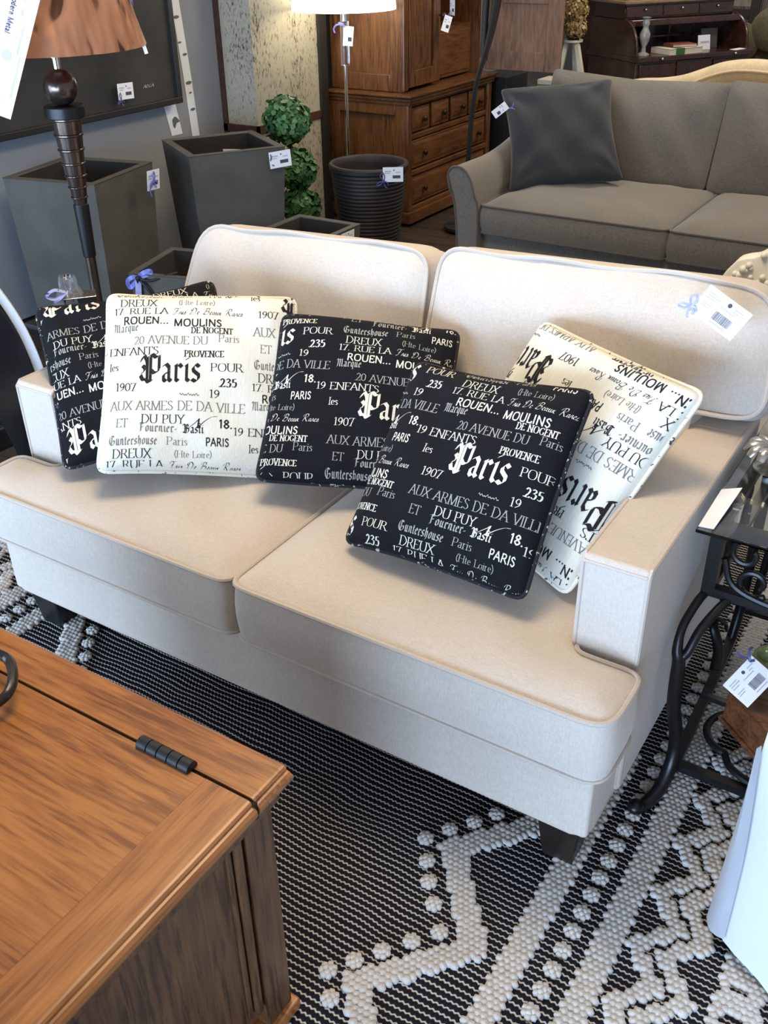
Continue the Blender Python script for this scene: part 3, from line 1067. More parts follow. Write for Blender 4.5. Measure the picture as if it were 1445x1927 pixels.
BLK = {
    'P': (.86, 'c.02,.78 .14,.98 .26,.84 .30,.6|.30,.92 .30,.06|.44,.97 .44,.02|c.30,.90 .48,1.02 .66,.92 .80,.97|.80,.95 .80,.46 .70,.36|c.80,.42 .6,.34 .46,.44|c.02,.26 .12,.10 .26,.10 .36,.0 .52,.06|c.10,.62 .2,.52 .16,.40 .06,.34'),
    'M': (.92, 'c.02,.82 .14,1 .22,.8 .18,.1 .08,.0|.22,.84 .46,.96 .46,.08 .56,.02|.46,.84 .72,.97 .74,.10 .84,.0'), 'F': (.7, 'c.02,.86 .2,1 .4,.88 .62,.98|.26,.92 .26,.05 .08,-.06|.26,.52 .52,.58'),
    'B': (.86, 'c.02,.82 .12,1 .26,.84 .26,.1|.26,.88 .58,.98 .66,.74 .42,.56|.42,.54 .72,.5 .70,.14 .40,.0 .04,.1|.42,.9 .42,.1'), 'G': (.86, 'c.62,.86 .4,1 .14,.84 .08,.4 .3,.02 .62,.06 .72,.3 .66,.5|.36,.9 .36,.12|.72,.46 .5,.44'),
    'a': (.48, '.08,.58 .22,.66 .34,.54 .34,.08 .44,.0|.34,.36 .12,.26 .12,.08 .22,.0 .34,.12'), 'r': (.42, '.06,.58 .14,.64 .14,.06 .24,.0|.16,.52 .26,.66 .38,.54'), 'i': (.28, '.05,.58 .14,.66 .14,.08 .24,.0|.10,.84 .26,.94'),
    's': (.44, '.36,.58 .22,.68 .10,.54 .12,.42 .34,.26 .34,.10 .22,.0 .06,.08'), 'q': (.46, '.34,.60 .20,.66 .10,.50 .10,.14 .20,.02 .34,.14|.34,.64 .34,-.30'), 'u': (.50, '.04,.60 .12,.66 .12,.10 .22,.0 .34,.10|.34,.66 .34,.08 .44,.0'),
    'e': (.42, '.10,.32 .34,.44 .24,.66 .10,.52 .10,.12 .20,.0 .36,.10'), 'o': (.46, '.24,.68 .10,.54 .10,.12 .22,.0 .36,.12 .36,.54 .24,.68'), 'n': (.52, '.04,.58 .13,.66 .13,.04|.14,.54 .28,.68 .36,.54 .36,.08 .46,.0'),
    't': (.32, '.14,.86 .14,.08 .24,.0|.04,.60 .26,.64'), 'h': (.5, '.08,.94 .13,1 .13,.04|.14,.52 .28,.68 .36,.50 .34,.06 .22,-.2'), '-': (.34, '.06,.30 .28,.36'),
}
SCR = {
    'F': (.72, 'c.0,.72 .1,.98 .5,.94 .8,1.04|c.46,.96 .36,.4 .22,.02 .02,.02|.2,.5 .52,.56'), 'D': (.9, 'c.3,.95 .2,.4 .06,.04 .2,.0 .62,.2 .72,.72 .44,1.02 .1,.86 .1,.6 .3,.62'),
    'B': (.82, 'c.34,.98 .22,.4 .1,.0|c.02,.7 .2,1.0 .6,1.0 .62,.7 .3,.52|c.3,.52 .68,.46 .56,.06 .2,.0 .06,.12'), 'R': (.86, 'c.34,.98 .22,.4 .1,.0|c.0,.66 .2,1.0 .62,1.02 .62,.68 .28,.52|c.3,.52 .52,.2 .66,.0 .84,.1'),
    'N': (1.1, 'c-.1,.02 .06,.1 .3,.72 .34,.98|.34,.98 .5,.02|c.5,.02 .66,.7 .9,1.2 1.15,1.3'), 'r': (.32, 'c.0,.0 .1,.36 .2,.42 .22,.2 .3,.0'), 'i': (.24, 'c.0,.0 .12,.42 .1,.04 .24,.0|.16,.58 .2,.62'), 's': (.30, 'c.0,.0 .14,.44 .22,.14 .08,.0 .3,.04'),
    'e': (.30, 'c.02,.14 .22,.3 .14,.44 .04,.2 .12,.0 .3,.06'), 'a': (.38, 'c.26,.38 .08,.36 .06,.04 .24,.12 .28,.4 .26,.04 .38,.02'), 'u': (.40, 'c.0,.2 .1,.42 .08,.04 .24,.06 .3,.42 .28,.04 .4,.02'), 'x': (.34, 'c.0,.06 .1,.4 .2,.04 .34,.02|.28,.42 .04,.0'),
}
FONT = {'rom': (ROM, 0.06, 0.098, 0.036, True), 'out': (ROM, 0.06, 0.085, 0.032, True), 'fat': (ROM, 0.0, 0.185, 0.05, True), 'sans': (ROM, 0.0, 0.15, 0.14, False),
        'blk': (BLK, 0.72, 0.16, 0.02, False), 'scr': (SCR, 0.70, 0.085, 0.018, False)}
_cache = {}


def glyph(font, ch):
    """list of quads (unit cap height) sweeping a broad nib along the strokes"""
    key = (font, ch)
    if key in _cache:
        return _cache[key]
    tab, ang, nw, th, serif = FONT[font]
    if ch not in tab:
        return (0.34, [])
    adv, st = tab[ch]
    nib = (cos(ang) * nw / 2, sin(ang) * nw / 2)
    Q = []

    def rib(P, nx, ny, t):
        for (ax, ay), (bx, by) in zip(P[:-1], P[1:]):
            L = hypot(bx - ax, by - ay)
            if L < 1e-6:
                continue
            if nx or ny:
                Q.append(((ax - nx, ay - ny), (ax + nx, ay + ny), (bx + nx, by + ny), (bx - nx, by - ny)))
            px, py = -(by - ay) / L * t / 2, (bx - ax) / L * t / 2
            ex, ey = (bx - ax) / L * t / 3, (by - ay) / L * t / 3
            Q.append(((ax - px - ex, ay - py - ey), (ax + px - ex, ay + py - ey), (bx + px + ex, by + py + ey), (bx - px + ex, by - py + ey)))
    for s in st.split('|'):
        cv = s[0] == 'c'
        pts = [tuple(float(x) for x in q.split(',')) for q in (s[1:] if cv else s).split()]
        if cv:
            P = [(p.x, p.y) for p in catmull([(a, b_, 0) for a, b_ in pts], 5)]
        else:
            P = [pts[0]]
            for (ax, ay), (bx, by) in zip(pts[:-1], pts[1:]):
                k = max(1, int(hypot(bx - ax, by - ay) / 0.2))
                P += [(ax + (bx - ax) * i / k, ay + (by - ay) * i / k) for i in range(1, k + 1)]
        if font == 'sans':
            rib(P, 0, 0, nw)
        else:
            rib(P, nib[0], nib[1], th)
        if serif and not ch == '.':
            for (ax, ay), (bx, by) in ((pts[0], pts[1]), (pts[-1], pts[-2])):
                if (abs(ay) < .03 or abs(ay - 1) < .03 or (abs(ay - .62) < .02 and ch in 'ri')) and abs(by - ay) > 1.2 * abs(bx - ax):
                    w = 0.5 * nw + 0.085
                    rib([(ax - w, ay), (ax, ay), (ax + w, ay)], 0, 0, 0.035 if font != 'fat' else 0.08)
    _cache[key] = (adv, Q)
    return _cache[key]


def text_quads(font, s, x0, y, x1, h, slope=0.0, slant=0.0, bold_gap=1.0):
    """quads of s fitted between x0 and x1 on a baseline at y (y up), cap height h"""
    tot = sum((glyph(font, c)[0] if c != ' ' else 0.42) for c in s)
    trk = {'sans': 0.10, 'fat': 0.10}.get(font, 0.02)      # letter spacing
    tot += trk * len(s)
    kx = (x1 - x0) / (tot * h)
    out = []
    pen = 0.0
    for c in s:
        if c == ' ':
            pen += 0.42
            continue
        adv, Q = glyph(font, c)
        for q in Q:
            out.append([(x0 + (pen + a + slant * b_) * h * kx, y + b_ * h + slope * (x0 + (pen + a) * h * kx - x0)) for a, b_ in q])
        pen += adv + trk
    return out


# one repeat of the printed cloth, units of 0.443 mm, y down (measured off the cloth itself)
LAY = [('rom', '17. RUE LA', 445, 200, 735, 38, 0), ('scr', 'Fris De Beaux Rares', 757, 204, 1122, 40, 0), ('sans', 'ROUEN...', 500, 262, 742, 42, 0), ('sans', 'MOULINS', 766, 277, 1016, 42, 0),
       ('blk', 'Marque', 445, 303, 582, 46, 1), ('fat', 'DE NOGENT', 857, 318, 1076, 33, 0), ('rom', '20 AVENUE DU', 562, 382, 946, 44, 1), ('out', 'Paris', 997, 366, 1106, 42, 1), ('rom', '19 ENFANTS', 352, 442, 696, 42, 0),
       ('fat', 'PROVENCE', 826, 452, 1030, 34, 0), ('blk', 'Paris', 600, 592, 915, 145, 0), ('rom', 'les', 432, 530, 484, 42, 0), ('rom', 'POUR', 960, 530, 1128, 43, 0), ('fat', '235', 1010, 612, 1100, 44, 0),
       ('rom', '1907', 472, 641, 582, 43, 0), ('rom', '19', 955, 672, 1010, 42, 0), ('rom', 'AUX ARMES DE DA VILLE', 450, 746, 1146, 48, 1), ('rom', 'ET', 488, 838, 550, 45, 1), ('rom', 'DU PUY', 618, 815, 836, 45, 0), ('scr', 'N', 850, 838, 962, 52, 0), ('fat', 's.', 900, 838, 935, 44, 0),
       ('sans', '18.', 1008, 830, 1082, 43, 0), ('blk', 'Fournier-', 605, 860, 800, 45, 1), ('blk', 'Basti', 826, 862, 932, 45, 0), ('blk', 'Guntershouse', 455, 930, 702, 48, 1), ('out', 'Paris', 747, 927, 852, 41, 1), ('sans', 'PARIS', 943, 928, 1063, 41, 0), ('rom', 'DREUX', 478, 1000, 673, 47, 0), ('out', '(Hte Loire)', 785, 990, 976, 34, 1),
       ('wig', '', 806, 668, 905, 13, 1)]


def cloth_print():
    L = []
    for font, s, x0, y, x1, h, faded in LAY:
        if font == 'wig':
            P = [(x0 + (x1 - x0) * i / 24, -y + h * (0.5 + 0.5 * sin(i * 1.9)) * (0.6 + 0.4 * sin(i * .7))) for i in range(25)]
            q = [[(a[0], a[1] - 2.5), (a[0], a[1] + 2.5), (b_[0], b_[1] + 2.5), (b_[0], b_[1] - 2.5)] for a, b_ in zip(P[:-1], P[1:])]
        else:
            q = text_quads(font, s, x0, -y, x1, h, 0.0, 0.25 if font == 'scr' else 0.0)
        L.append((q, faded))
    return L


PRINT = cloth_print()
LA, LB = (729.0, 424.0), (0.0, 850.0)   # half-drop repeat of the cloth
UNIT = 0.000443


# ------------------------------------------------------------------ printed throw cushions
def throw_pillow(label, C, R, U, size, cloth, anchor=None, T=0.064, name='throw_pillow', cat='throw pillow', group='lettered throw pillows on the cream sofa', pinch=0.035, rump=0.0035, seed=1, pipe=True, sag=0.0, mats=None):
    """anchor: where the P of the big blackletter word stands, (u from left, v from top)"""
    t = thing(name, label, cat, C, group)
    t.rotation_euler = frame4(C, R, U).to_euler()
    hs = size / 2
    rn = random.Random(seed)
    ph = [rn.uniform(0, 6) for _ in range(8)]

    def surf(a, b_, side=1):
        """a,b_ in -1..1 -> local point"""
        x = a * hs * (1 - pinch * (1 - b_ * b_) * abs(a) ** 3)
        y = b_ * hs * (1 - pinch * (1 - a * a) * abs(b_) ** 3)
        rr = 0.10
        ax, ay = abs(a), abs(b_)
        if ax > 1 - rr and ay > 1 - rr:
            dx, dy = (ax - 1 + rr) / rr, (ay - 1 + rr) / rr
            m_ = max(dx, dy)
            l_ = hypot(dx, dy)
            if l_ > 1e-6:
                k = m_ / l_
                x -= math.copysign(dx * (1 - k) * rr * hs * 0.9, a)
                y -= math.copysign(dy * (1 - k) * rr * hs * 0.9, b_)
        ea, eb = max(0, 1 - a * a), max(0, 1 - b_ * b_)
        z = T * (ea * eb) ** 0.34 * (1 + 0.12 * sag * -b_)
        z += rump * min(1, ea * eb * 4) * (sin(a * 5 + ph[0] + 1.5 * sin(b_ * 3 + ph[1])) * sin(b_ * 4 + ph[2]) + 0.6 * sin((a + b_ * 0.6) * 9 + ph[3]))
        # creases running in from the corners
        for ca, cb in ((-1, -1), (1, -1), (-1, 1), (1, 1)):
            d = hypot(a - ca, b_ - cb)
            if d < 0.9:
                an = atan2(b_ - cb, a - ca)
                z += rump * 0.7 * sin(an * 9 + ph[4]) * sin(min(1, d / 0.9) * pi) * min(1, ea * eb * 5)
        return Vector((x, y, side * z + (0.012 * sin(a * 2.2 + ph[5]) * b_)))
    G = 44
    bm = NB()
    grid = {}
    for sd in (1, -1):
        for i in range(G + 1):
            for j in range(G + 1):
                a, b_ = -cos(pi * i / G) * 0.35 + (2 * i / G - 1) * 0.65, -cos(pi * j / G) * 0.35 + (2 * j / G - 1) * 0.65
                rim = i in (0, G) or j in (0, G)
                if sd == -1 and rim:
                    grid[(sd, i, j)] = grid[(1, i, j)]
                else:
                    grid[(sd, i, j)] = bm.verts.new(surf(a, b_, sd))
    for sd in (1, -1):
        for i in range(G):
            for j in range(G):
                q = [grid[(sd, i, j)], grid[(sd, i + 1, j)], grid[(sd, i + 1, j + 1)], grid[(sd, i, j + 1)]]
                bm.faces.new(q if sd == 1 else list(reversed(q)))
    if anchor:
        u0_, v0_ = anchor
        k = size / (1015 * 0.985)      # cushion width in cloth units
        ox, oy = 600.0, -592.0
        # for both faces (the back continues the cloth)
        for q_list, faded in PRINT:
            xs = [p[0] for q in q_list for p in q]
            ys = [p[1] for q in q_list for p in q]
            bx0, bx1, by0, by1 = min(xs), max(xs), min(ys), max(ys)
            for m_ in range(-2, 3):
                for n_ in range(-3, 4):
                    dx = m_ * LA[0]
                    dy = -(m_ * LA[1]) + n_ * LB[1]

                    def loc(px, py):
                        return (-1 + 2 * (u0_ + (px + dx - ox) * k / size), 1 - 2 * (v0_ - (py + dy - oy) * k / size))
                    l0, l1 = loc(bx0, by0), loc(bx1, by1)
                    if l1[0] < -1 or l0[0] > 1 or l1[1] < -1 or l0[1] > 1:
                        continue
                    for q in q_list:
                        pp = [loc(*p) for p in q]
                        if all(abs(a) < 0.985 and abs(b_) < 0.985 for a, b_ in pp):
                            try:
                                fc = bm.faces.new([bm.verts.new(surf(a, b_, 1) + Vector((0, 0, 0.0007))) for a, b_ in pp])
                                fc.normal_update()
                                if fc.normal.z < 0:
                                    fc.normal_flip()
                                fc.material_index = 2 if faded else 1
                            except ValueError:
                                pass
    mm = mats or ([M['pil_white'], M['ink_black'], M['ink_grey']] if cloth == 'white' else [M['pil_black'], M['ink_white'], M['ink_pale']])
    o = put('cover', bm, mm)
    o.parent = t
    if pipe:
        lp = []
        N_ = 40
        for e in range(4):
            for i in range(N_):
                s_ = -1 + 2 * i / N_
                a, b_ = ((s_, -1), (1, s_), (-s_, 1), (-1, -s_))[e]
                p = surf(a, b_, 1)
                lp.append(Vector((p.x * 1.006, p.y * 1.006, p.z)))
        bm = NB()
        tube(bm, smooth_pts(lp, 2), 0.0048, 7, True)
        o2 = put('piping', bm, M['pipe_white' if cloth == 'white' else 'pipe_black'])
        o2.parent = t
    return t


throw_pillow('black throw pillow at the left arm, its lettering tilted, partly behind a white pillow', (-0.569, 0.342, 0.683), (0.663, 0.746, 0.064), (-0.627, 0.506, 0.593), 0.455, 'black', (0.04, 0.95), seed=2, T=0.056)
throw_pillow('white throw pillow with black French lettering, leaning upright on the left seat', (-0.370, 0.338, 0.692), (0.782, 0.617, -0.095), (-0.381, 0.592, 0.711), 0.460, 'white', (0.195, 0.535), seed=3, T=0.054)
throw_pillow('black throw pillow at the middle of the cream sofa, right of the upright white pillow', (0.008, 0.466, 0.680), (0.901, 0.43, -0.053), (-0.306, 0.718, 0.625), 0.430, 'black', (0.515, 0.645), seed=4, T=0.054)
throw_pillow('frontmost black throw pillow with white French lettering on the right seat', (0.376, 0.300, 0.678), (0.995, -0.069, 0.068), (0.0, 0.702, 0.712), 0.428, 'black', (0.475, 0.545), seed=5, T=0.056)
throw_pillow('white throw pillow with upside-down lettering wedged against the right sofa arm', (0.496, 0.486, 0.676), (-0.899, 0.439, -0.012), (-0.268, -0.569, -0.777), 0.473, 'white', (-0.025, 0.43), seed=6, T=0.056)


# ================================================================== FRONT OBJECTS
# oak trunk coffee table, lower left
ZT = 0.592
TX, TY, GY = 0.505, -0.476, -0.557
TX0, TY0 = -0.45, -1.05
trunk = thing('trunk_coffee_table', 'honey oak trunk coffee table with a hinged lid, in front of the sofa', 'coffee table', (0.03, -0.77, 0))


def slab(bm, x0, x1, y0, y1, z0, z1, sides, mi=0):
    """table top board with an eased upper edge and a small lower bead on the listed sides"""
    vs = box(bm, (x0, y0, z0), (x1, y1, z1), 0.0, mi=mi)
    return vs


def top_profile(x0):
    """section of the top board: eased upper edge, a quirk, then a rounded bead"""
    return [(x0, ZT), (TX - 0.016, ZT), (TX - 0.011, ZT - 0.0015), (TX - 0.0085, ZT - 0.005), (TX - 0.0085, ZT - 0.0085), (TX - 0.004, ZT - 0.0095), (TX, ZT - 0.014), (TX + 0.001, ZT - 0.021), (TX - 0.002, ZT - 0.029), (TX - 0.009, ZT - 0.036), (TX - 0.014, ZT - 0.038), (x0, ZT - 0.038)]


bm = NB()
prism(bm, [(x, GY + 0.003, z) for x, z in top_profile(TX0)], (0, TY - GY - 0.003, 0))
bmesh.ops.bevel(bm, geom=[e_ for e_ in bm.edges if all(v.co.y > TY - 1e-4 for v in e_.verts) and all(v.co.z > ZT - 0.02 for v in e_.verts)], offset=0.006, segments=3, affect='EDGES', profile=0.5)
part('fixed_top_rail', bm, M['oak_x'], trunk, auto=25)
bm = NB()
box(bm, (TX0, TY0, ZT - 0.038), (0.4117, GY - 0.003, ZT), 0.0006, 1)
lid = part('lid', bm, M['oak_x'], trunk)
bm = NB()
prism(bm, [(x, TY0, z) for x, z in top_profile(0.412)], (0, GY - 0.003 - TY0, 0))
part('lid_border', bm, M['oak_y'], lid, auto=25)
bm = NB()
box(bm, (TX0 + 0.02, GY - 0.0032, ZT - 0.034), (TX - 0.004, GY + 0.0032, ZT - 0.004))
part('lid_joint', bm, M['gap'], lid, smooth=False)
bm = NB()
for k in range(5):
    lathe(bm, [(0.0105, 0.0), (0.012, 0.001), (0.012, 0.0195), (0.0105, 0.0205)], n=14, M4=Matrix.Translation((0.332 - 0.052 + 0.0208 * k, GY, ZT + 0.002)) @ Matrix.Rotation(pi / 2, 4, 'Y'))
part('hinge', bm, M['hinge'], trunk, 'black steel barrel hinge')
BX, BY = 0.478, -0.500
bm = NB()
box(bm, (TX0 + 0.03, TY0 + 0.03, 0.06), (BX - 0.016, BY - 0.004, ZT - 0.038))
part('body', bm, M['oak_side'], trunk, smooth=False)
bm = NB()
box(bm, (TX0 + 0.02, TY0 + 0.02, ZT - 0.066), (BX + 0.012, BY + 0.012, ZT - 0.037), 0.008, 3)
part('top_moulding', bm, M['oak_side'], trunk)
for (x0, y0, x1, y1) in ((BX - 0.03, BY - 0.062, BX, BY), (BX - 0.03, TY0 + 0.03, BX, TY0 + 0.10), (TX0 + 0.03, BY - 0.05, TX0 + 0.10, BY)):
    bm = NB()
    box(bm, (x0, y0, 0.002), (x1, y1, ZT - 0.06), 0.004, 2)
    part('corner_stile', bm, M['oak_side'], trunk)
bm = NB()
tube(bm, [(BX - 0.010, BY - 0.074, 0.09), (BX - 0.010, BY - 0.074, ZT - 0.075)], 0.0085, 10)
tube(bm, [(BX - 0.014, BY - 0.090, 0.09), (BX - 0.014, BY - 0.090, ZT - 0.075)], 0.005, 8)
tube(bm, [(BX - 0.010, BY - 0.070, ZT - 0.078), (BX - 0.010, TY0 + 0.1, ZT - 0.078)], 0.0085, 10)
part('panel_moulding', bm, M['oak_side'], trunk)
bm = NB()
box(bm, (TX0 + 0.01, TY0 + 0.01, 0.001), (BX + 0.012, BY + 0.010, 0.030), 0.006, 2)
part('plinth', bm, M['oak_x'], trunk)

# curled black iron ornament on the trunk, cut by the frame
orn = thing('iron_scroll_ornament', 'curled dark iron handle piece standing on the oak trunk at the photo edge', 'ornament', (0.0, -0.66, ZT))
bm = NB()
pts = catmull([(-0.14, -0.57, ZT + 0.010), (-0.08, -0.562, ZT + 0.030), (-0.035, -0.557, ZT + 0.040), (0.0, -0.560, ZT + 0.041), (0.032, -0.580, ZT + 0.038), (0.052, -0.606, ZT + 0.034), (0.050, -0.626, ZT + 0.028), (0.030, -0.650, ZT + 0.020), (-0.03, -0.68, ZT + 0.010)], 6)
tube(bm, pts, [0.0085] * len(pts), 9)
part('upper_curl', bm, M['iron_rust'], orn)
bm = NB()
lathe(bm, [(0.001, 0), (0.045, 0.0), (0.052, 0.012), (0.050, 0.03), (0.03, 0.042), (0.001, 0.046)], (0.082, -0.738), 20, Matrix.Translation((0, 0, ZT + 0.001)))
part('foot', bm, M['iron_rust'], orn)

# white tablecloth hanging in the lower right corner
cl = NB()
C0 = Vector((1.052, 0.030, 0))
e1 = Vector((0.887, -0.462, 0))
e2 = Vector((0.462, 0.887, 0))
NZ = 22


def clothpt(s, z):
    """s<0 runs along e2 (back), s>0 along e1; flare and folds grow towards the hem"""
    t = 1 - z / 0.74
    if s >= 0:
        p = C0 + e1 * s
        out = Vector((-0.462, -0.887, 0))
    else:
        p = C0 - e2 * s
        out = Vector((-0.887, 0.462, 0))
    base = Vector((0.030, 0.0, 0)) * (1 - t)          # hangs out wider at the bottom
    fold = 0.022 * t * sin(s * 16 + 0.6) * min(1, abs(s) * 9) + 0.012 * t * sin(s * 37 + 1) * min(1, abs(s) * 7)
    return p + base + out * fold + Vector((0, 0, z))


S_ = [-0.9 + 0.9 * i / 26 for i in range(26)] + [-0.012, -0.005, 0, 0.005, 0.012] + [0.02 + 0.95 * i / 34 for i in range(35)]
rows = []
for k in range(NZ + 1):
    z = 0.05 + (0.74 - 0.05) * k / NZ
    rows.append([clothpt(s, z - 0.035 * max(0, 1 - k / 8) * min(1, max(0, s) * 6)) for s in S_])
ring_mesh(cl, rows, False)
# cloth on the table top
topc = [clothpt(s, 0.742) for s in S_]
far = C0 + e1 * 0.97 + e2 * 0.9 + Vector((0.030, 0, 0.742))
tv = [cl.verts.new(p) for p in topc] + [cl.verts.new(far)]
cl.faces.new(tv)
tc_ = thing('tablecloth', 'white tablecloth hanging to the rug at the right edge, in the foreground', 'tablecloth', (C0.x, C0.y, 0.05))
part('drape', cl, M['white_cloth'], tc_)
bm = NB()
fl = [clothpt(0.004, 0.40), clothpt(0.002, 0.22), clothpt(0.0, 0.07), clothpt(0.0, 0.048), clothpt(0.03, 0.030), clothpt(0.058, 0.036)]
o_ = Vector((-0.462, -0.887, 0)) * 0.006
pa = [Vector(p) + o_ for p in (clothpt(0.0, 0.50), clothpt(0.0, 0.30), clothpt(0.0, 0.16), clothpt(0.0, 0.05))]
pb = [Vector(p) + o_ * 1.2 for p in (clothpt(0.002, 0.50), clothpt(0.032, 0.30), clothpt(0.045, 0.16), clothpt(0.052, 0.055))]
n0 = len(bm.verts)
R0 = [[a.lerp(b_, t) + o_ * 2.0 * sin(pi * t) for t in (0, .25, .5, .75, 1)] for a, b_ in zip(catmull(pa, 4), catmull(pb, 4))]
ring_mesh(bm, R0, False)
bmesh.ops.solidify(bm, geom=bm.faces[:], thickness=0.002)
part('folded_hem', bm, M['white_cloth'], tc_)

# ------------------------------------------------------------------ iron side table with a glass top
tab = thing('side_table', 'black wrought-iron side table with scrollwork and a clear glass top', 'side table', (1.08, 0.62, 0))
LX, RX_, FY, BY_ = 0.868, 1.33, 0.43, 0.90
bm = NB()
box(bm, (0.838, 0.352, 0.653), (1.36, 0.99, 0.660), 0.002, 2)
part('glass_top', bm, M['glass'], tab, 'clear glass', smooth=False)
bm = NB()
for (x, y) in ((LX + .012, FY + .06), (LX + .012, BY_ - .05), (RX_ - .02, FY + .03), (RX_ - .02, BY_ - .03)):
    lathe(bm, [(0.008, 0.642), (0.009, 0.644), (0.009, 0.650)], (x, y), 12)
part('glass_pad', bm, M['crystal'], tab)


def bar(bm, a, b_, w, h):
    a, b_ = Vector(a), Vector(b_)
    d = (b_ - a).normalized()
    s = d.cross(Vector((0, 0, 1)))
    if s.length < 1e-3:
        s = Vector((1, 0, 0))
    s.normalize()
    t = s.cross(d)
    ring_mesh(bm, [[p + s * w / 2 + t * h / 2, p - s * w / 2 + t * h / 2, p - s * w / 2 - t * h / 2, p + s * w / 2 - t * h / 2] for p in (a, b_)], True, (True, True))


bm = NB()
for z, w in ((0.630, 0.024), (0.485, 0.022)):
    for a, b_ in (((LX, FY), (RX_, FY)), ((RX_, FY), (RX_, BY_)), ((RX_, BY_), (LX, BY_)), ((LX, BY_), (LX, FY))):
        bar(bm, (*a, z), (*b_, z), w, 0.020)
bmesh.ops.recalc_face_normals(bm, faces=bm.faces)
part('top_frame', bm, M['iron'], tab, smooth=False)
for (x, y) in ((LX, FY), (RX_, FY), (LX, BY_), (RX_, BY_)):
    bm = NB()
    bar(bm, (x, y, 0.478), (x, y, 0.640), 0.026, 0.026)
    part('corner_post', bm, M['iron'], tab, smooth=False)


def circ(c, r_, ax1, ax2, a0, a1, n=16, r1=None):
    r1 = r1 if r1 is not None else r_
    return [Vector(c) + Vector(ax1) * ((r_ + (r1 - r_) * i / n) * cos(a0 + (a1 - a0) * i / n)) + Vector(ax2) * ((r_ + (r1 - r_) * i / n) * sin(a0 + (a1 - a0) * i / n)) for i in range(n + 1)]


# scrolls under the top
for (ox, oy, ax) in ((LX + 0.07, FY, (1, 0, 0)), (LX, FY + 0.09, (0, 1, 0)), (LX + 0.22, FY, (1, 0, 0)), (LX, FY + 0.25, (0, 1, 0)), (LX + .36, FY, (1, 0, 0)), (LX + 0.10, BY_, (1, 0, 0)), (LX + .28, BY_, (1, 0, 0))):
    bm = NB()
    A3 = Vector(ax)
    cc = Vector((ox, oy, 0.588))
    tube(bm, circ(cc - A3 * 0.012, 0.034, A3, (0, 0, 1), pi * 0.3, pi * 2.2, 18, 0.016), 0.0062, 8)
    cc = Vector((ox, oy, 0.527))
    tube(bm, circ(cc + A3 * 0.012, 0.034, A3, (0, 0, -1), pi * 0.25, pi * 2.2, 18, 0.016), 0.0062, 8)
    part('scroll', bm, M['iron'], tab)
# swagged front and rear rails
for pl in ([(LX + 0.02, FY - 0.006, 0.57), (LX + 0.045, FY - 0.008, 0.515), (LX + 0.12, FY - 0.008, 0.492), (LX + 0.26, FY - 0.008, 0.488), (LX + .45, FY - 0.006, 0.50)],
           [(LX + 0.02, BY_, 0.60), (LX + 0.14, BY_, 0.565), (LX + 0.26, BY_, 0.56), (LX + .44, BY_, 0.60)]):
    bm = NB()
    tube(bm, catmull(pl, 6), 0.007, 8)
    part('swag_rail', bm, M['iron'], tab)
# cabriole front legs: two rods merge and curl out at the foot
for sx in (1, -1):
    bm = NB()
    Xl = lambda d: (LX + d) if sx == 1 else (RX_ - d)
    foot = [(Xl(-0.010), 0.325, 0.360), (Xl(-0.006), 0.330, 0.25), (Xl(0.006), 0.352, 0.15), (Xl(0.010), 0.342, 0.085), (Xl(0.004), 0.305, 0.035), (Xl(-0.012), 0.262, 0.014), (Xl(-0.026), 0.235, 0.016)]
    r1 = catmull([(Xl(-0.004), FY - 0.005, 0.478), (Xl(-0.012), 0.392, 0.465), (Xl(-0.020), 0.347, 0.435), (Xl(-0.018), 0.327, 0.395)] + foot, 6)
    tube(bm, r1, [0.0090 + 0.006 * min(1, max(0, (i - 14) / 12)) for i in range(len(r1))], 10)
    r2 = catmull([(Xl(0.045), FY, 0.478), (Xl(0.030), 0.400, 0.462), (Xl(0.012), 0.360, 0.430), (Xl(0.002), 0.335, 0.39)] + foot[:3], 6)
    tube(bm, r2, 0.0095, 10)
    ico(bm, (Xl(-0.026), 0.236, 0.022), 0.018, 2, (1, 1.1, 0.9))
    part('front_leg', bm, M['iron'], tab)
for sx in (1, -1):
    bm = NB()
    Xl = lambda d: (LX + d) if sx == 1 else (RX_ - d)
    tube(bm, catmull([(Xl(0.0), BY_, 0.478), (Xl(0.0), BY_ + 0.004, 0.30), (Xl(0.0), BY_ + 0.0, 0.14), (Xl(-0.002), BY_ - 0.03, 0.05), (Xl(-0.002), BY_ - 0.06, 0.02)], 6), 0.013, 10)
    tube(bm, [(Xl(0.045), BY_, 0.478), (Xl(0.028), BY_ + 0.002, 0.13)], 0.010, 10)
    part('rear_leg', bm, M['iron'], tab)
# curled feet and the low side stretchers
bm = NB()
ZL = 0.050
bar(bm, (LX + .012, 0.362, ZL), (LX + 0.0, BY_ - .03, ZL), 0.022, 0.020)
bar(bm, (LX + .012, 0.372, ZL), (RX_ - .01, 0.372, ZL), 0.022, 0.018)
bar(bm, (RX_ - .012, 0.362, ZL), (RX_, BY_ - .03, ZL), 0.022, 0.020)
bmesh.ops.recalc_face_normals(bm, faces=bm.faces)
part('low_stretcher', bm, M['iron'], tab, smooth=False)
bm = NB()
P_ = catmull([(LX + 0.0, 0.72, ZL + .005), (LX - 0.012, 0.775, ZL + 0.03), (LX - 0.038, 0.80, ZL + 0.075), (LX - 0.030, 0.78, ZL + 0.115), (LX - 0.008, 0.775, ZL + 0.110), (LX - 0.006, 0.785, ZL + 0.09)], 6)
tube(bm, P_, [0.011 - 0.005 * i / len(P_) for i in range(len(P_))], 10, flat=(1.3, 0.7))
part('foot_scroll', bm, M['iron'], tab)
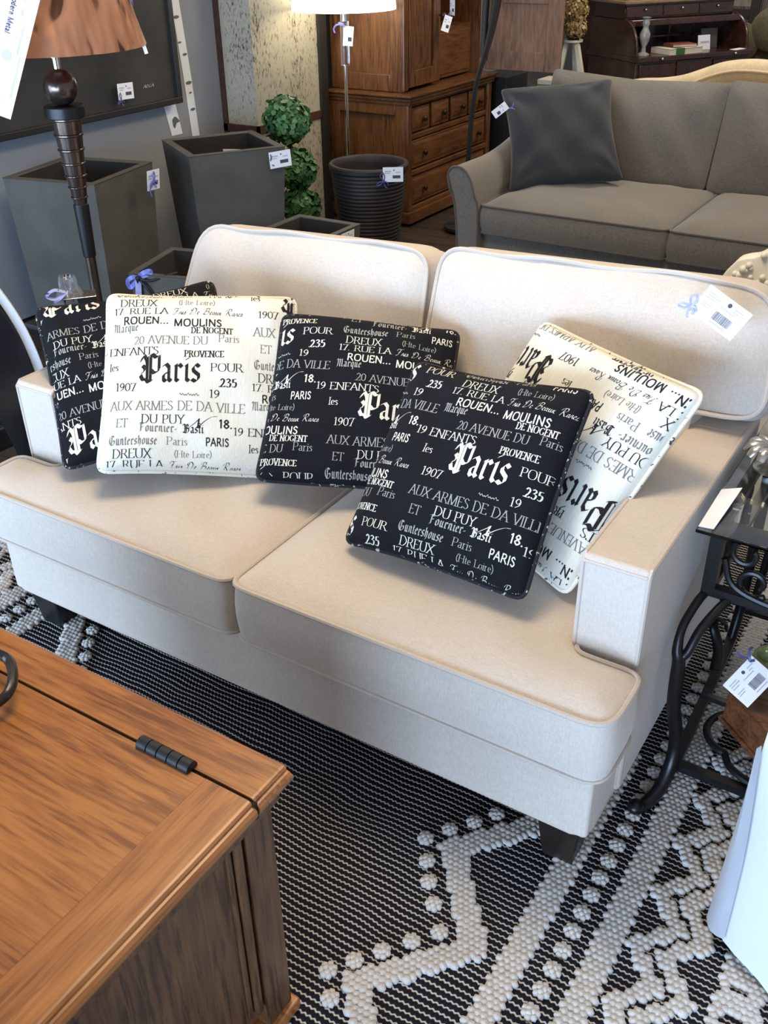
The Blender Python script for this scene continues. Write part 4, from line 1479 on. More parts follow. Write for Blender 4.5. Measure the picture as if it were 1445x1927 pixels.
for (cx, cy, rr, a0, a1) in ((LX + 0.115, 0.50, 0.085, pi * 0.45, pi * 1.42), (LX + 0.235, 0.50, 0.075, pi * 0.1, pi * 2.0)):
    bm = NB()
    tube(bm, circ((cx, cy, ZL + 0.02), rr, (1, 0, 0), (0, 1, 0), a0, a1, 22, rr * 0.75), 0.0085, 8)
    part('shelf_scroll', bm, M['iron'], tab)
bm = NB()
tube(bm, catmull([(LX + 0.098, 0.439, ZL + .02), (LX + 0.125, 0.403, ZL + .016), (LX + 0.20, 0.382, ZL + .01), (LX + 0.30, 0.376, ZL + .01)], 6), 0.0085, 8)
part('shelf_scroll', bm, M['iron'], tab)
bm = NB()
box(bm, (LX + 0.130, 0.375, 0.178), (RX_ - 0.03, BY_ - 0.02, 0.190), 0.003, 1)
for y in (FY + 0.05, BY_ - 0.06):
    bar(bm, (LX + 0.02, y, 0.172), (RX_ - 0.01, y, 0.172), 0.014, 0.012)
part('shelf_plate', bm, M['iron'], tab, smooth=False)

# reddish wooden box on the shelf with a glazed ceramic bird and a tag
bxo = thing('wooden_box', 'reddish-brown wooden box on the low shelf of the iron side table', 'box', (1.079, 0.422, 0.19))
A_ = radians(-40)
B4 = Matrix.Translation((1.079, 0.422, 0)) @ Matrix.Rotation(A_, 4, 'Z')
bm = NB()
box(bm, (-0.085, -0.10, 0.1905), (0.085, 0.10, 0.276), 0.003, 1, M4=B4)
part('case', bm, M['boxwood'], bxo)
bm = NB()
box(bm, (-0.091, -0.106, 0.1905), (0.091, 0.106, 0.203), 0.004, 2, M4=B4)
part('base_moulding', bm, M['boxwood'], bxo)
bm = NB()
box(bm, (-0.088, -0.103, 0.275), (0.088, 0.103, 0.286), 0.004, 2, M4=B4)
part('lid', bm, M['boxwood'], bxo)

bird = thing('ceramic_gourd', 'glossy green and yellow glazed ceramic gourd on the wooden box', 'ornament', (1.02, 0.47, 0.286))
bm = NB()
vs = ico(bm, (1.018, 0.478, 0.321), 0.042, 3, (1.1, 0.95, 0.85))
for v in vs:
    d = v.co - Vector((1.018, 0.478, 0.321))
    a = atan2(d.y, d.x)
    v.co += Vector((d.x, d.y, 0)) * 0.06 * abs(sin(a * 4))
part('body', bm, M['ceramic'], bird)
bm = NB()
ico(bm, (1.004, 0.462, 0.349), 0.020, 3, (1.2, 1, 0.8))
tube(bm, catmull([(1.012, 0.466, 0.356), (1.017, 0.468, 0.368), (1.024, 0.466, 0.373)], 5), 0.006, 8)
part('stem', bm, M['ceramic'], bird)
price_tag((0.990, 0.372, 0.338), (0.412, 0.597, 0.689), (-0.911, 0.27, 0.311), 0.083, 0.063, 'bluish-white price tag tied to the green ceramic gourd, right of the sofa arm',
          [[(0.030, 0.026, 0.002), (0.036, 0.032, 0.005), (0.046, 0.040, 0.004), (0.056, 0.042, -.004)], [(0.034, 0.030, 0.004), (0.026, 0.044, 0.008), (0.028, 0.054, 0.006)], [(0.030, 0.026, 0.003), (0.038, 0.020, 0.004)]], rmat='ribbon_dark')

# things on the glass
sv = thing('silver_candlestick', 'ornate tarnished silver leaf piece standing on the glass side table', 'candlestick', (0.92, 0.66, 0.66))
bm = NB()
lathe(bm, [(0.001, 0.662), (0.034, 0.662), (0.036, 0.668), (0.014, 0.680), (0.010, 0.70), (0.014, 0.712), (0.008, 0.72), (0.001, 0.722)], (0.902, 0.655), 20)
part('stand', bm, M['silver'], sv)
bm = NB()
for k in range(9):
    a = radians(105 + 30 * k)
    P_ = catmull([(0.902, 0.655, 0.700), (0.902 + 0.022 * cos(a), 0.655 + 0.022 * sin(a), 0.716), (0.902 + 0.045 * cos(a), 0.655 + 0.045 * sin(a), 0.716), (0.902 + 0.058 * cos(a), 0.655 + 0.058 * sin(a), 0.702)], 4)
    tube(bm, P_, [0.009 * (0.7 + 0.5 * sin(pi * (i + 1) / (len(P_) + 1))) for i in range(len(P_))], 8, flat=(1.1, 0.55))
part('leaf_crown', bm, M['silver'], sv)
bm = NB()
pp = [(0.840, 0.362), (0.868, 0.366), (0.872, 0.44), (0.876, 0.53), (0.840, 0.515)]
prism(bm, [(x, y, 0.6615 + 0.004 * (y - 0.36) / 0.15) for x, y in pp], (0, 0, 0.0008))
for v in bm.verts:
    if v.co.x > 0.85:
        v.co.z += 0.006 * (v.co.y - 0.36) / 0.16
single('paper_slip', bm, M['paper'], 'white paper slip lying on the glass side table edge by the sofa arm', 'paper', smooth=False)

# tag on the right back cushion
price_tag((0.735, 0.713, 0.953), (0.901, -0.22, -0.373), (0.433, 0.457, 0.777), 0.108, 0.066, 'white price tag with a blue ribbon on the right back cushion of the cream sofa',
          bow(-0.056, -0.024, 0.85) + [[(-0.056, -.024, .004), (-.046, -.022, .004), (-.040, -.026, .002)]], rmat='ribbon_pale')


# ================================================================== LEFT SIDE
def planter(label, c, side, rot, h, rim=0.045,  bot=0.62, group='square grey planters', cut=None):
    t = thing('planter', label, 'planter', (c[0], c[1], 0), group)
    M4 = Matrix.Translation((c[0], c[1], 0)) @ Matrix.Rotation(rot, 4, 'Z')
    s = side / 2
    b_ = s * bot

    def sq(r_, z):
        return [M4 @ Vector((x * r_, y * r_, z)) for x, y in ((-1, -1), (1, -1), (1, 1), (-1, 1))]
    bm = NB()
    ring_mesh(bm, [sq(b_, 0.002), sq(s - 0.004, h - 0.004), sq(s - 0.001, h), sq(s - rim + .002, h), sq(s - rim, h - 0.004)], True, (True, False))
    bmesh.ops.recalc_face_normals(bm, faces=bm.faces)
    part('shell', bm, M['planter'], t, smooth=False)
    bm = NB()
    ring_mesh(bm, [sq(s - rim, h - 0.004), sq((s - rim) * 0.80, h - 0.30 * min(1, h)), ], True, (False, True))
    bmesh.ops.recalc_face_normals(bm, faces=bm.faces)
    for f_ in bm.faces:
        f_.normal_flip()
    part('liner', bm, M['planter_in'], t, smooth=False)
    return t


planter('large square tapered grey planter below the dark picture, behind the bronze lamp', (-2.408, 1.848), 0.475, radians(12.5), 0.70, 0.040, 0.87)
planter('tall square tapered grey planter between the birch decal and the topiary', (-2.228, 2.62), 0.490, radians(-32), 0.70, 0.042, 0.83)
planter('small low grey planter just behind the cream sofa back, in front of the ribbed pot', (-1.650, 2.515), 0.375, 0.0, 0.38, 0.035, 0.85)
planter('low grey planter with a blue ribbon behind the left sofa arm', (-1.80, 1.85), 0.40, radians(15), 0.365, 0.030, 0.85)

TG = 'tied with a blue ribbon'
price_tag((-2.128, 2.018, 0.651), (-0.054, 0.998, -0.034), (0.098, 0.039, 0.994), 0.083, 0.088, 'small white tag with a knotted violet ribbon on the planter behind the bronze lamp',
          bow(0.0, 0.0, 1.3, 0.006) + [[(-.01, -.01, .006), (-.03, -.04, .006), (-.02, -.07, .006)]], False, rw=0.008)
price_tag((-1.889, 2.646, 0.650), (0.597, 0.789, 0.08), (-0.006, -0.130, 0.985), 0.109, 0.078, 'white price tag on the tall grey planter next to the topiary', [[(-.05, .0, .003), (-.045, .02, .006), (-.048, .03, .004)], [(-.045, -.02, .003), (-.035, -.025, .004)]], False, rmat='ribbon_dark')
price_tag((-1.638, 3.281, 0.480), (0.829, 0.549, 0.0), (-0.03, -0.04, 0.994), 0.108, 0.076, 'white price tag with a dark blue bow on the round ribbed pot', bow(-0.050, -0.030, 1.5, 0.006), False, rmat='ribbon_dark')
price_tag((-1.448, 2.560, 0.348), (0.0, 0.995, 0.0), (0.05, 0.0, 0.995), 0.110, 0.060, 'white price tag on the small low planter behind the sofa back', [[(-.04, .02, .003), (-.05, .0, .006), (-.03, -.01, .004)]], False, rmat='ribbon_dark')
price_tag((-2.672, 2.451, 0.932), (0.0, 0.999, -0.036), (-0.0, 0.036, 0.999), 0.105, 0.074, 'white price tag tied low on the dark picture', bow(-0.040, -0.035, 1.1, 0.005), False, rmat='ribbon_dark')
sl = NB()
box(sl, (-0.045, -0.0006, -0.015), (0.045, 0.0006, 0.015), M4=frame4((-2.186, 2.64, 0.655), (0.913, 0.406, 0), (0, -0.1, 1)) @ Matrix.Rotation(pi / 2, 4, 'X'))
single('paper_slip', sl, M['paper'], 'edge of a white card standing inside the tall square grey planter', 'paper', smooth=False)

# ribbon and strap hanging on the low planter
rb = thing('ribbon_bow', 'periwinkle bow with a black strap tied on the low planter behind the left arm', 'ribbon', (-1.90, 1.63, 0.37))
F4 = frame4((-1.888, 1.615, 0.352), (0.81, 0.58, 0), (0, 0, 1))
bm = NB()
for pl in ([(0, 0, 0), (-.022, .006, .012), (-.046, -.012, .008), (-.040, -.040, .004), (-.018, -.022, .006), (0, 0, 0)], [(0, 0, 0), (.02, .02, .01), (.05, .030, .008), (.055, .02, .004), (.02, .006, .006), (0, 0, 0)]):
    strip(bm, [F4 @ Vector(p) for p in catmull(pl, 6)], 0.018, F4.to_3x3() @ Vector((0.4, 0.5, 1)))
part('bow', bm, M['ribbon'], rb)
bm = NB()
strip(bm, [F4 @ Vector(p) for p in catmull([(0, 0, .004), (-.004, -.04, .01), (-.012, -.11, .008), (-.016, -.14, .006)], 6)], 0.026, F4.to_3x3() @ Vector((0.5, 0.2, 1)))
part('tail', bm, M['ribbon_pale'], rb)
bm = NB()
for pl in ([(0, 0, .008), (.05, -.01, .02), (.12, .01, .02), (.17, .02, .01)], [(.005, -.005, .008), (.04, -.05, .02), (.065, -.10, .01), (.07, -.14, .0)], [(-.005, -.01, .006), (-.012, -.06, .003), (-.01, -.12, .0)]):
    tube(bm, [F4 @ Vector(p) for p in catmull(pl, 6)], 0.006, 7)
ico(bm, F4 @ Vector((0, 0, .010)), 0.012, 2)
part('strap', bm, M['black'], rb)

# dark framed picture on the left wall
pic = thing('framed_picture', 'large dark painting in a black frame on the blue-grey left wall', 'picture', (WX, 2.0, 1.3))
y0, y1, z0, z1 = 0.30, 2.862, 0.822, 2.05
fw = 0.032
bm = NB()
box(bm, (WX + 0.045, y0 + .02, z0 + .02), (WX + 0.052, y1 - .02, z1 - .02))
part('canvas', bm, M['canvas'], pic, smooth=False)
bm = NB()
for lo, hi in (((y0, z0), (y1, z0 + fw)), ((y0, z1 - fw), (y1, z1)), ((y0, z0 + fw * 0.9), (y0 + fw, z1 - fw * 0.9)), ((y1 - fw, z0 + fw * 0.9), (y1, z1 - fw * 0.9))):
    box(bm, (WX + 0.004, lo[0], lo[1]), (WX + 0.072, hi[0], hi[1]), 0.006, 2)
part('frame', bm, M['darkframe'], pic)
bm = NB()
yy = 2.60
for q in text_quads('scr', 'rear', 0, 0, 0.075, 0.03, 0, 0.2):
    bm.faces.new([bm.verts.new((WX + 0.0535, yy + a, 0.925 + b_)) for a, b_ in q])
part('signature', bm, M['decal'], pic, 'small pale scribbled signature', smooth=False)

# bronze floor lamp with a copper shade
LMP = (-1.172, 0.758)
lamp = thing('floor_lamp', 'dark bronze floor lamp with a tapering ringed column and a crinkled copper shade', 'floor lamp', (*LMP, 0))
bm = NB()
lathe(bm, [(0.30 * 0.5, 0.002), (0.15, 0.018), (0.05, 0.035), (0.016, 0.06), (0.016, 0.80)], LMP, 28)
part('pole', bm, M['bronze'], lamp)
bm = NB()
lathe(bm, [(0.018, 0.776), (0.0195, 0.78), (0.023, 0.93), (0.020, 0.935)], LMP, 24)
part('sleeve', bm, M['bronze_dark'], lamp)
bm = NB()
prof = []
zc, rc = 0.930, 0.027
for k in range(7):
    hh = 0.028 + 0.0028 * k
    r1 = 0.019 + 0.0033 * k
    prof += [(r1, zc), (r1 + 0.0025, zc + hh * 0.78), (r1 + 0.0065, zc + hh * 0.86), (r1 + 0.0065, zc + hh * 0.94), (r1 + 0.003, zc + hh)]
    zc += hh
SC_ = (1.178 - 0.930) / (zc - 0.930)
prof = [(a, 0.930 + (z - 0.930) * SC_) for a, z in prof]
lathe(bm, [(0.001, 0.93)] + prof + [(0.001, 1.178)], LMP, 28)
part('ringed_column', bm, M['bronze'], lamp)
bm = NB()
lathe(bm, [(0.001, 1.176), (0.054, 1.176), (0.057, 1.179), (0.057, 1.206), (0.054, 1.209), (0.001, 1.209)], LMP, 32)
part('collar', bm, M['bronze_dark'], lamp)
bm = NB()
lathe(bm, [(0.001, 1.207)] + [(0.047 * sin(a), 1.256 - 0.049 * cos(a)) for a in [pi * k / 18 for k in range(2, 18)]] + [(0.001, 1.305)], LMP, 32)
part('ball', bm, M['bronze'], lamp)
bm = NB()
lathe(bm, [(0.010, 1.298), (0.011, 1.325), (0.0115, 1.332), (0.018, 1.333), (0.018, 1.337), (0.008, 1.338), (0.008, 1.64)], LMP, 16)
part('neck', bm, M['chrome'], lamp)
bm = NB()
rn = random.Random(5)
rows = []
for k in range(15):
    z = 1.358 + 0.36 * k / 14
    rr = 0.252 - 0.100 * k / 14
    rows.append([Vector((LMP[0] + (rr + 0.003 * sin(i * 2.3 + k * 0.8) * sin(k * 1.3 + i)) * cos(2 * pi * i / 64), LMP[1] + (rr + 0.003 * sin(i * 2.3 + k * 0.8) * sin(k * 1.3 + i)) * sin(2 * pi * i / 64), z)) for i in range(64)])
ring_mesh(bm, rows, True)
bmesh.ops.solidify(bm, geom=bm.faces[:], thickness=0.003)
part('lamp_shade', bm, M['copper'], lamp, 'crinkled copper-coloured shade')
bm = NB()
tube(bm, [(LMP[0] + 0.155 * cos(a), LMP[1] + 0.155 * sin(a), 1.64) for a in (0.4, 0.4 + pi)], 0.003, 6)
part('shade_spider', bm, M['chrome'], lamp)
price_tag((-1.027, 0.944, 1.392), (0.689, 0.691, 0.216), (-0.153, -0.153, 0.976), 0.010, 0.130, 'white price tag seen nearly edge-on, hanging at the right of the copper shade', [[(0, .06, .002), (-.01, .08, .006), (-.02, .12, .004)], [(0, .05, .003), (.008, .07, .008), (.0, .085, .004)]], False)

# A4 sign hanging in front of the copper shade
sg = thing('paper_sign', 'white printed paper sign hanging in front of the copper lamp shade, cut by the frame', 'sign', (-1.006, 0.453, 1.431))
G4 = frame4((-1.035, 0.42, 1.408), (0.567, 0.708, -0.419), (0.266, 0.324, 0.908))
bm = NB()
box(bm, (-0.105, -0.1485, -0.0005), (0.105, 0.1485, 0.0005), M4=G4)
# the print runs down the sheet (the sign hangs sideways)
T4 = G4 @ Matrix.Rotation(radians(-90), 4, 'Z')


def sign_text(font, s, x0, y, x1, h, mi):
    for q in text_quads(font, s, x0, y, x1, h):
        bm.faces.new([bm.verts.new(T4 @ Vector((a, b_, 0.0012))) for a, b_ in q]).material_index = mi


sign_text('sans', 'Modern Metal', -0.134, 0.046, -0.040, 0.0125, 1)
sign_text('rom', 'one  item', -0.146, 0.070, -0.085, 0.010, 2)
for (x0, x1, y) in ((-0.07, -0.004, 0.082), (0.0, 0.10, 0.090), (-0.07, 0.10, 0.012), (-0.12, 0.06, -0.02), (-0.12, 0.09, -0.04), (-0.12, 0.03, -0.06)):
    x = x0
    rn = random.Random(int(abs(y) * 1000))
    while x < x1:
        w = rn.uniform(0.002, 0.006)
        quad2(bm, x, y, min(x + w, x1), y + 0.0045, 0.0012, T4, 2)
        x += w + 0.0016
c = [bm.verts.new(T4 @ Vector((0.006 + 0.012 * cos(a * pi / 5), 0.062 + 0.012 * sin(a * pi / 5), 0.0012))) for a in range(10)]
bm.faces.new(c).material_index = 2
M['sign_print'] = plain('violet_grey_print', (0.20, 0.21, 0.36), 0.8)
M['sign_soft'] = plain('faint_print', (0.56, 0.60, 0.68), 0.8)
part('sheet', bm, [M['card'], M['sign_print'], M['sign_soft']], sg, smooth=False)
bm = NB()
tube(bm, [G4 @ Vector((0.02, 0.146, 0)), G4 @ Vector((0.02, 0.22, -0.02))], 0.0012, 6)
part('hanging_thread', bm, M['ribbon'], sg)

# black lacquered chair with a chrome edge, its bright reflection painted white, at the left of the sofa
ch = thing('black_chair', 'black lacquered chair with a white reflection painted along its edge, left of the sofa arm', 'chair', (-1.05, 0.22, 0))
D1 = Vector((0.64, 0.77, 0))         # across the chair back, seen face on
O1 = Vector((-0.95, 0.235, 0))
edge = [(-0.075, 0.98), (-0.035, 0.91), (0.003, 0.833), (0.030, 0.760), (0.047, 0.690), (0.058, 0.61), (0.066, 0.50), (0.070, 0.36), (0.070, 0.02)]
E_ = catmull([O1 + D1 * a + Vector((0, 0, z)) for a, z in edge], 5)
inn = [(-0.30, 0.98), (-0.22, 0.83), (-0.14, 0.70), (-0.085, 0.60), (-0.05, 0.50), (-0.026, 0.38), (-0.015, 0.25), (-0.012, 0.14), (-0.010, 0.02)]
I_ = catmull([O1 + D1 * a + Vector((0, 0, z)) for a, z in inn], 5)
nB = Vector((-0.77, 0.64, 0)) * 0.022
bm = NB()
ring_mesh(bm, [[a + nB, a - nB, b_ - nB, b_ + nB] for a, b_ in zip(E_, I_)], True, (True, True))
bmesh.ops.recalc_face_normals(bm, faces=bm.faces)
part('side_frame', bm, M['blackgloss'], ch, auto=30)
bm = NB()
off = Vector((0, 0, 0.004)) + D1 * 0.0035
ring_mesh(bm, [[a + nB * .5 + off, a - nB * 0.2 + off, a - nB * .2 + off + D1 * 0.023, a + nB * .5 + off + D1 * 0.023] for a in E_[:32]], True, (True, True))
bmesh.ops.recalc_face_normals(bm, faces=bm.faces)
part('edge_strip', bm, M['edge_reflection'], ch, 'edge strip coloured as a bright white reflection', auto=30)
bm = NB()
box(bm, (-1.62, -0.10, 0.36), (-1.06, 0.36, 0.44), 0.02, 3)
part('seat', bm, M['blackgloss'], ch)
for (x, y) in ((-1.60, -0.08), (-1.60, 0.34), (-1.10, -0.08)):
    bm = NB()
    box(bm, (x - 0.018, y - 0.018, 0.002), (x + 0.018, y + 0.018, 0.37), 0.003, 1)
    part('leg', bm, M['blackgloss'], ch)

# slim stand with the cellophane-wrapped gift
GX, GYY = -1.055, 0.540
st = thing('side_stand', 'slim black stand behind the left arm, under the cellophane gift', 'stand', (GX, GYY, 0))
bm = NB()
box(bm, (GX - 0.10, GYY - 0.08, 0.645), (GX + 0.09, GYY + 0.10, 0.662), 0.004, 2)
part('top', bm, M['black'], st)
bm = NB()
lathe(bm, [(0.014, 0.02), (0.014, 0.646)], (GX, GYY), 14)
part('column', bm, M['black'], st)
bm = NB()
lathe(bm, [(0.09, 0.002), (0.09, 0.014), (0.02, 0.022)], (GX, GYY), 22)
part('foot', bm, M['black'], st)
gf = thing('wrapped_gift', 'cellophane-wrapped gift with a perforated dark tin and a violet ribbon, behind the black pillow', 'gift', (GX, GYY, 0.662))
R3 = frame4((GX + 0.028, GYY + 0.03, 0.663), (0.64, 0.77, 0), (0, 0, 1))
bm = NB()
box(bm, (-0.045, 0.0, -0.03), (0.045, 0.072, 0.03), 0.003, 2, M4=R3)
tin = part('tin', bm, M['bronze_dark'], gf)
bm = NB()
for i in range(10):
    for j in range(3):
        c = [bm.verts.new(R3 @ Vector((-0.038 + i * 0.0084 + (0.004 if j % 2 else 0) + 0.0023 * cos(a * pi / 3), 0.052 + j * 0.007 + 0.0023 * sin(a * pi / 3), 0.0305))) for a in range(6)]
        bm.faces.new(c)
part('perforation', bm, M['black'], tin, smooth=False)
bm = NB()
box(bm, (-0.046, 0.070, -0.031), (0.046, 0.073, 0.031), 0.001, 1, M4=R3)
part('tin_rim', bm, M['silver'], tin)
bm = NB()
lathe(bm, [(0.001, 0.0), (0.012, 0.0), (0.014, 0.03), (0.009, 0.045), (0.007, 0.055), (0.010, 0.066), (0.008, 0.085), (0.011, 0.088), (0.011, 0.094), (0.001, 0.095)], n=14, M4=Matrix.Translation((GX + 0.010, GYY + 0.012, 0.700)))
part('gathered_neck', bm, M['crystal'], gf)
bm = NB()
rn = random.Random(9)
rows = []
for k in range(10):
    t = k / 9
    rr = 0.056 * (1 - t) ** 0.9 + 0.008 + (0.014 * max(0, t - 0.75) * 4)
    rows.append([Vector((GX + 0.010 + rr * (1 + 0.16 * sin(i * 2.1 + k)) * cos(2 * pi * i / 26), GYY + 0.012 + rr * (1 + 0.16 * sin(i * 2.1 + k)) * sin(2 * pi * i / 26), 0.664 + 0.128 * t)) for i in range(26)])
ring_mesh(bm, rows, True)
part('cellophane', bm, M['film'], gf, 'clear crinkled cellophane', auto=10)
bm = NB()
Q3 = frame4((GX + 0.004, GYY + 0.004, 0.752), (0.64, 0.77, 0), (0, 0, 1))
for pl in ([(0, 0, .02), (-.03, .012, .03), (-.052, -.004, .025), (-.03, -.014, .03), (0, 0, .02)], [(0, 0, .02), (-.02, -.014, .03), (-.036, -.022, .026)]):
    strip(bm, [Q3 @ Vector(p) for p in catmull(pl, 6)], 0.011, Q3.to_3x3() @ Vector((0.1, 1, 0.6)))
part('ribbon', bm, M['ribbon_pale'], gf)
bm = NB()
box(bm, (-0.060, 0.014, 0.022), (-0.014, 0.0155, 0.030), M4=Q3 @ Matrix.Rotation(0.22, 4, 'Z'))
part('gift_card', bm, M['silver'], gf)

# three-ball topiary
tp = thing('topiary', 'artificial boxwood topiary of stacked leaf balls on a stem, behind the tall square planter', 'plant', (-2.175, 3.10, 0))
LM = []
for k, c in enumerate(((0.042, 0.130, 0.036), (0.022, 0.075, 0.022), (0.072, 0.180, 0.066))):
    LM.append(plain('boxwood_leaf_%d' % k, c, 0.5, 0, 0.25, 50, 0.4))
balls = [((-2.185, 3.10, 0.735), 0.120), ((-2.140, 3.10, 0.490), 0.105), ((-2.125, 3.10, 0.290), 0.105)]
for (c, rr) in balls:
    bm = NB()
    rn = random.Random(int(c[2] * 1000))
    ico(bm, c, rr * 0.80, 2, mi=1)
    n_ = 330
    for i in range(n_):
        zf = 1 - 2 * (i + 0.5) / n_
        a = i * 2.399963
        rho = sqrt(max(0, 1 - zf * zf))
        d = Vector((rho * cos(a), rho * sin(a), zf))
        p = Vector(c) + d * rr * rn.uniform(0.84, 1.06)
        t = (Vector((rn.uniform(-1, 1), rn.uniform(-1, 1), rn.uniform(-1, 1))) + d * 0.6)
        nrm = (d + Vector((rn.uniform(-.7, .7), rn.uniform(-.7, .7), rn.uniform(-.4, .9)))).normalized()
        t = (t - nrm * t.dot(nrm)).normalized()
        s = nrm.cross(t)
        L, w_ = rn.uniform(0.030, 0.042), rn.uniform(0.013, 0.018)
        pts = [p - t * L / 2, p - t * L * .15 + s * w_ + nrm * .003, p + t * L * .3 + s * w_ * .8 + nrm * .003, p + t * L / 2, p + t * L * .3 - s * w_ * .8 + nrm * .003, p - t * L * .15 - s * w_ + nrm * .003]
        fc = bm.faces.new([bm.verts.new(q) for q in pts])
        fc.material_index = rn.choice((0, 0, 1, 2))
    part('leaf_ball', bm, LM, tp, smooth=False)
bm = NB()
tube(bm, catmull([(-2.14, 3.10, 0.10), (-2.135, 3.105, 0.3), (-2.16, 3.10, 0.52), (-2.185, 3.10, 0.75)], 6), 0.011, 8)
part('stem', bm, M['trim'], tp)
bm = NB()
lathe(bm, [(0.001, 0.002), (0.075, 0.002), (0.095, 0.14), (0.085, 0.14), (0.08, 0.12), (0.001, 0.115)], (-2.14, 3.10), 24)
part('pot', bm, M['pot'], tp)

# round ribbed pot
RP = (-1.868, 3.40)
rp = thing('planter_pot', 'round dark brown ribbed pot standing in front of the armoire', 'planter', (*RP, 0))
bm = NB()
prof = [(0.001, 0.002), (0.150, 0.002)]
for k in range(22):
    z = 0.012 + 0.0205 * k
    rr = 0.152 + 0.058 * (z / 0.47) ** 0.8
    prof += [(rr - 0.003, z), (rr + 0.0015, z + 0.006), (rr + 0.0015, z + 0.013), (rr - 0.003, z + 0.019)]
prof += [(0.212, 0.466), (0.219, 0.472), (0.221, 0.492), (0.215, 0.500), (0.200, 0.500), (0.192, 0.492), (0.188, 0.46), (0.17, 0.22)]
lathe(bm, prof, RP, 56, cap=(True, False))
part('shell', bm, M['pot'], rp)
bm = NB()
lathe(bm, [(0.001, 0.22), (0.172, 0.22), (0.172, 0.21), (0.001, 0.21)], RP, 32)
part('soil', bm, M['planter_in'], rp)

# white shaded floor lamp
WL = (-2.205, 3.70)
wl = thing('floor_lamp', 'lit white drum-shade floor lamp with a slim chrome pole and crystal tube, before the armoire', 'floor lamp', (*WL, 0))
bm = NB()
lathe(bm, [(0.001, 0.002), (0.14, 0.002), (0.14, 0.016), (0.02, 0.024), (0.0095, 0.04), (0.0095, 0.94)], WL, 28)
part('pole', bm, M['chrome'], wl)
bm = NB()
lathe(bm, [(0.001, 0.940), (0.024, 0.940), (0.025, 0.944), (0.025, 1.16), (0.001, 1.162)], WL, 20)
part('crystal_tube', bm, M['crystal'], wl)
bm = NB()
lathe(bm, [(0.001, 1.16), (0.021, 1.16), (0.021, 1.30), (0.001, 1.30)], WL, 18)
lathe(bm, [(0.026, 0.936), (0.026, 0.942), (0.001, 0.942)], WL, 18)
part('chrome_collar', bm, M['chrome'], wl)
bm = NB()
lathe(bm, [(0.286, 1.218), (0.288, 1.217), (0.272, 1.50), (0.270, 1.50), (0.286, 1.218)], WL, 48, cap=(False, False))
part('lamp_shade', bm, M['shade_white'], wl, 'glowing white drum shade')
bm = NB()
ico(bm, (*WL, 1.37), 0.03, 2)
part('bulb', bm, plain('lit_bulb', (1, .95, .8), emit=((1, 0.9, 0.7), 6)), wl)
for k, z in enumerate((1.12,)):
    l = bpy.data.lights.new('lamp_glow', 'POINT')
    l.energy = 4.5
    l.color = (1.0, 0.84, 0.6)
    l.shadow_soft_size = 0.08
    o = bpy.data.objects.new('lamp_glow', l)
    COL.objects.link(o)
    o.location = (WL[0], WL[1] - 0.0, 1.30)
bm = NB()
tube(bm, catmull([(-2.30, 3.74, 0.02), (-2.33, 3.77, 0.12), (-2.345, 3.80, 0.22), (-2.35, 3.82, 0.30)], 6), 0.004, 6)
part('cord', bm, M['card'], wl)
price_tag((-2.150, 3.655, 1.090), (0.772, 0.579, -0.1), (0.08, 0.05, 0.965), 0.055, 0.098, 'white price tag hanging on the crystal tube of the white floor lamp', [[(-.02, .045, .002), (-.045, .055, .01), (-.07, .05, .006), (-.082, .03, .004), (-.075, .01, .004)], [(-.02, .045, .002), (-.04, .06, .01), (-.06, .062, .01)]], False, rw=0.008)


# ================================================================== BACK OF THE SHOP
# pine armoire against the left wall, front to the right
AX0, AX1, AY0, AY1 = -2.55, -1.97, 4.00, 5.10
WZ = 0.755
ar = thing('armoire', 'large carved brown pine armoire with one door swung open, against the left wall', 'armoire', (-2.26, 4.55, 0))
UX = AX1 - 0.055


def panel_side(bm, x0, x1, y, z0, z1, fr=0.085, d=0.018):
    """framed panel on a face at y looking to -Y"""
    box(bm, (x0, y, z0), (x0 + fr, y + 0.03, z1), 0.004, 1)
    box(bm, (x1 - fr, y, z0), (x1, y + 0.03, z1), 0.004, 1)
    box(bm, (x0 + fr, y, z0), (x1 - fr, y + 0.03, z0 + fr), 0.004, 1)
    box(bm, (x0 + fr, y, z1 - fr), (x1 - fr, y + 0.03, z1), 0.004, 1)


def raised(bm, x, y0, y1, z0, z1, depth=0.016, inset=0.045, drop=0.0):
    """raised and fielded panel facing +X at x"""
    a = [(x, y0, z0), (x, y1, z0), (x, y1, z1), (x, y0, z1)]
    b_ = [(x + depth, y0 + inset, z0 + inset), (x + depth, y1 - inset, z0 + inset), (x + depth, y1 - inset, z1 - inset), (x + depth, y0 + inset, z1 - inset)]
    ring_mesh(bm, [[Vector(p) for p in a], [Vector(p) for p in b_]], True, (False, True))


# lower carcase
bm = NB()
box(bm, (AX0, AY0 + 0.022, 0.02), (AX1 - 0.055, AY1 - 0.01, WZ - 0.03))
part('lower_body', bm, M['arm_z'], ar, smooth=False)
bm = NB()
panel_side(bm, AX0, AX1 - 0.01, AY0, 0.03, WZ - 0.035)
part('side_frame', bm, M['arm_z'], ar)
bm = NB()
panel_side(bm, AX0, UX - 0.01, AY0 + 0.05, WZ + 0.0, 1.95, 0.095)
part('side_frame', bm, M['arm_z'], ar)
bm = NB()
box(bm, (AX0, AY0 + 0.072, WZ), (UX - 0.022, AY0 + 0.092, 1.95))
box(bm, (AX0, AY0 + 0.09, WZ), (AX0 + 0.02, AY1 - 0.05, 1.95))
box(bm, (AX0, AY1 - 0.09, WZ), (UX - 0.022, AY1 - 0.06, 1.95))
box(bm, (AX0, AY0 + 0.09, 1.93), (UX - 0.022, AY1 - 0.05, 1.95))
box(bm, (AX0, 4.46, WZ), (UX - 0.06, 4.475, 1.95))
part('upper_body', bm, M['arm_z'], ar, smooth=False)
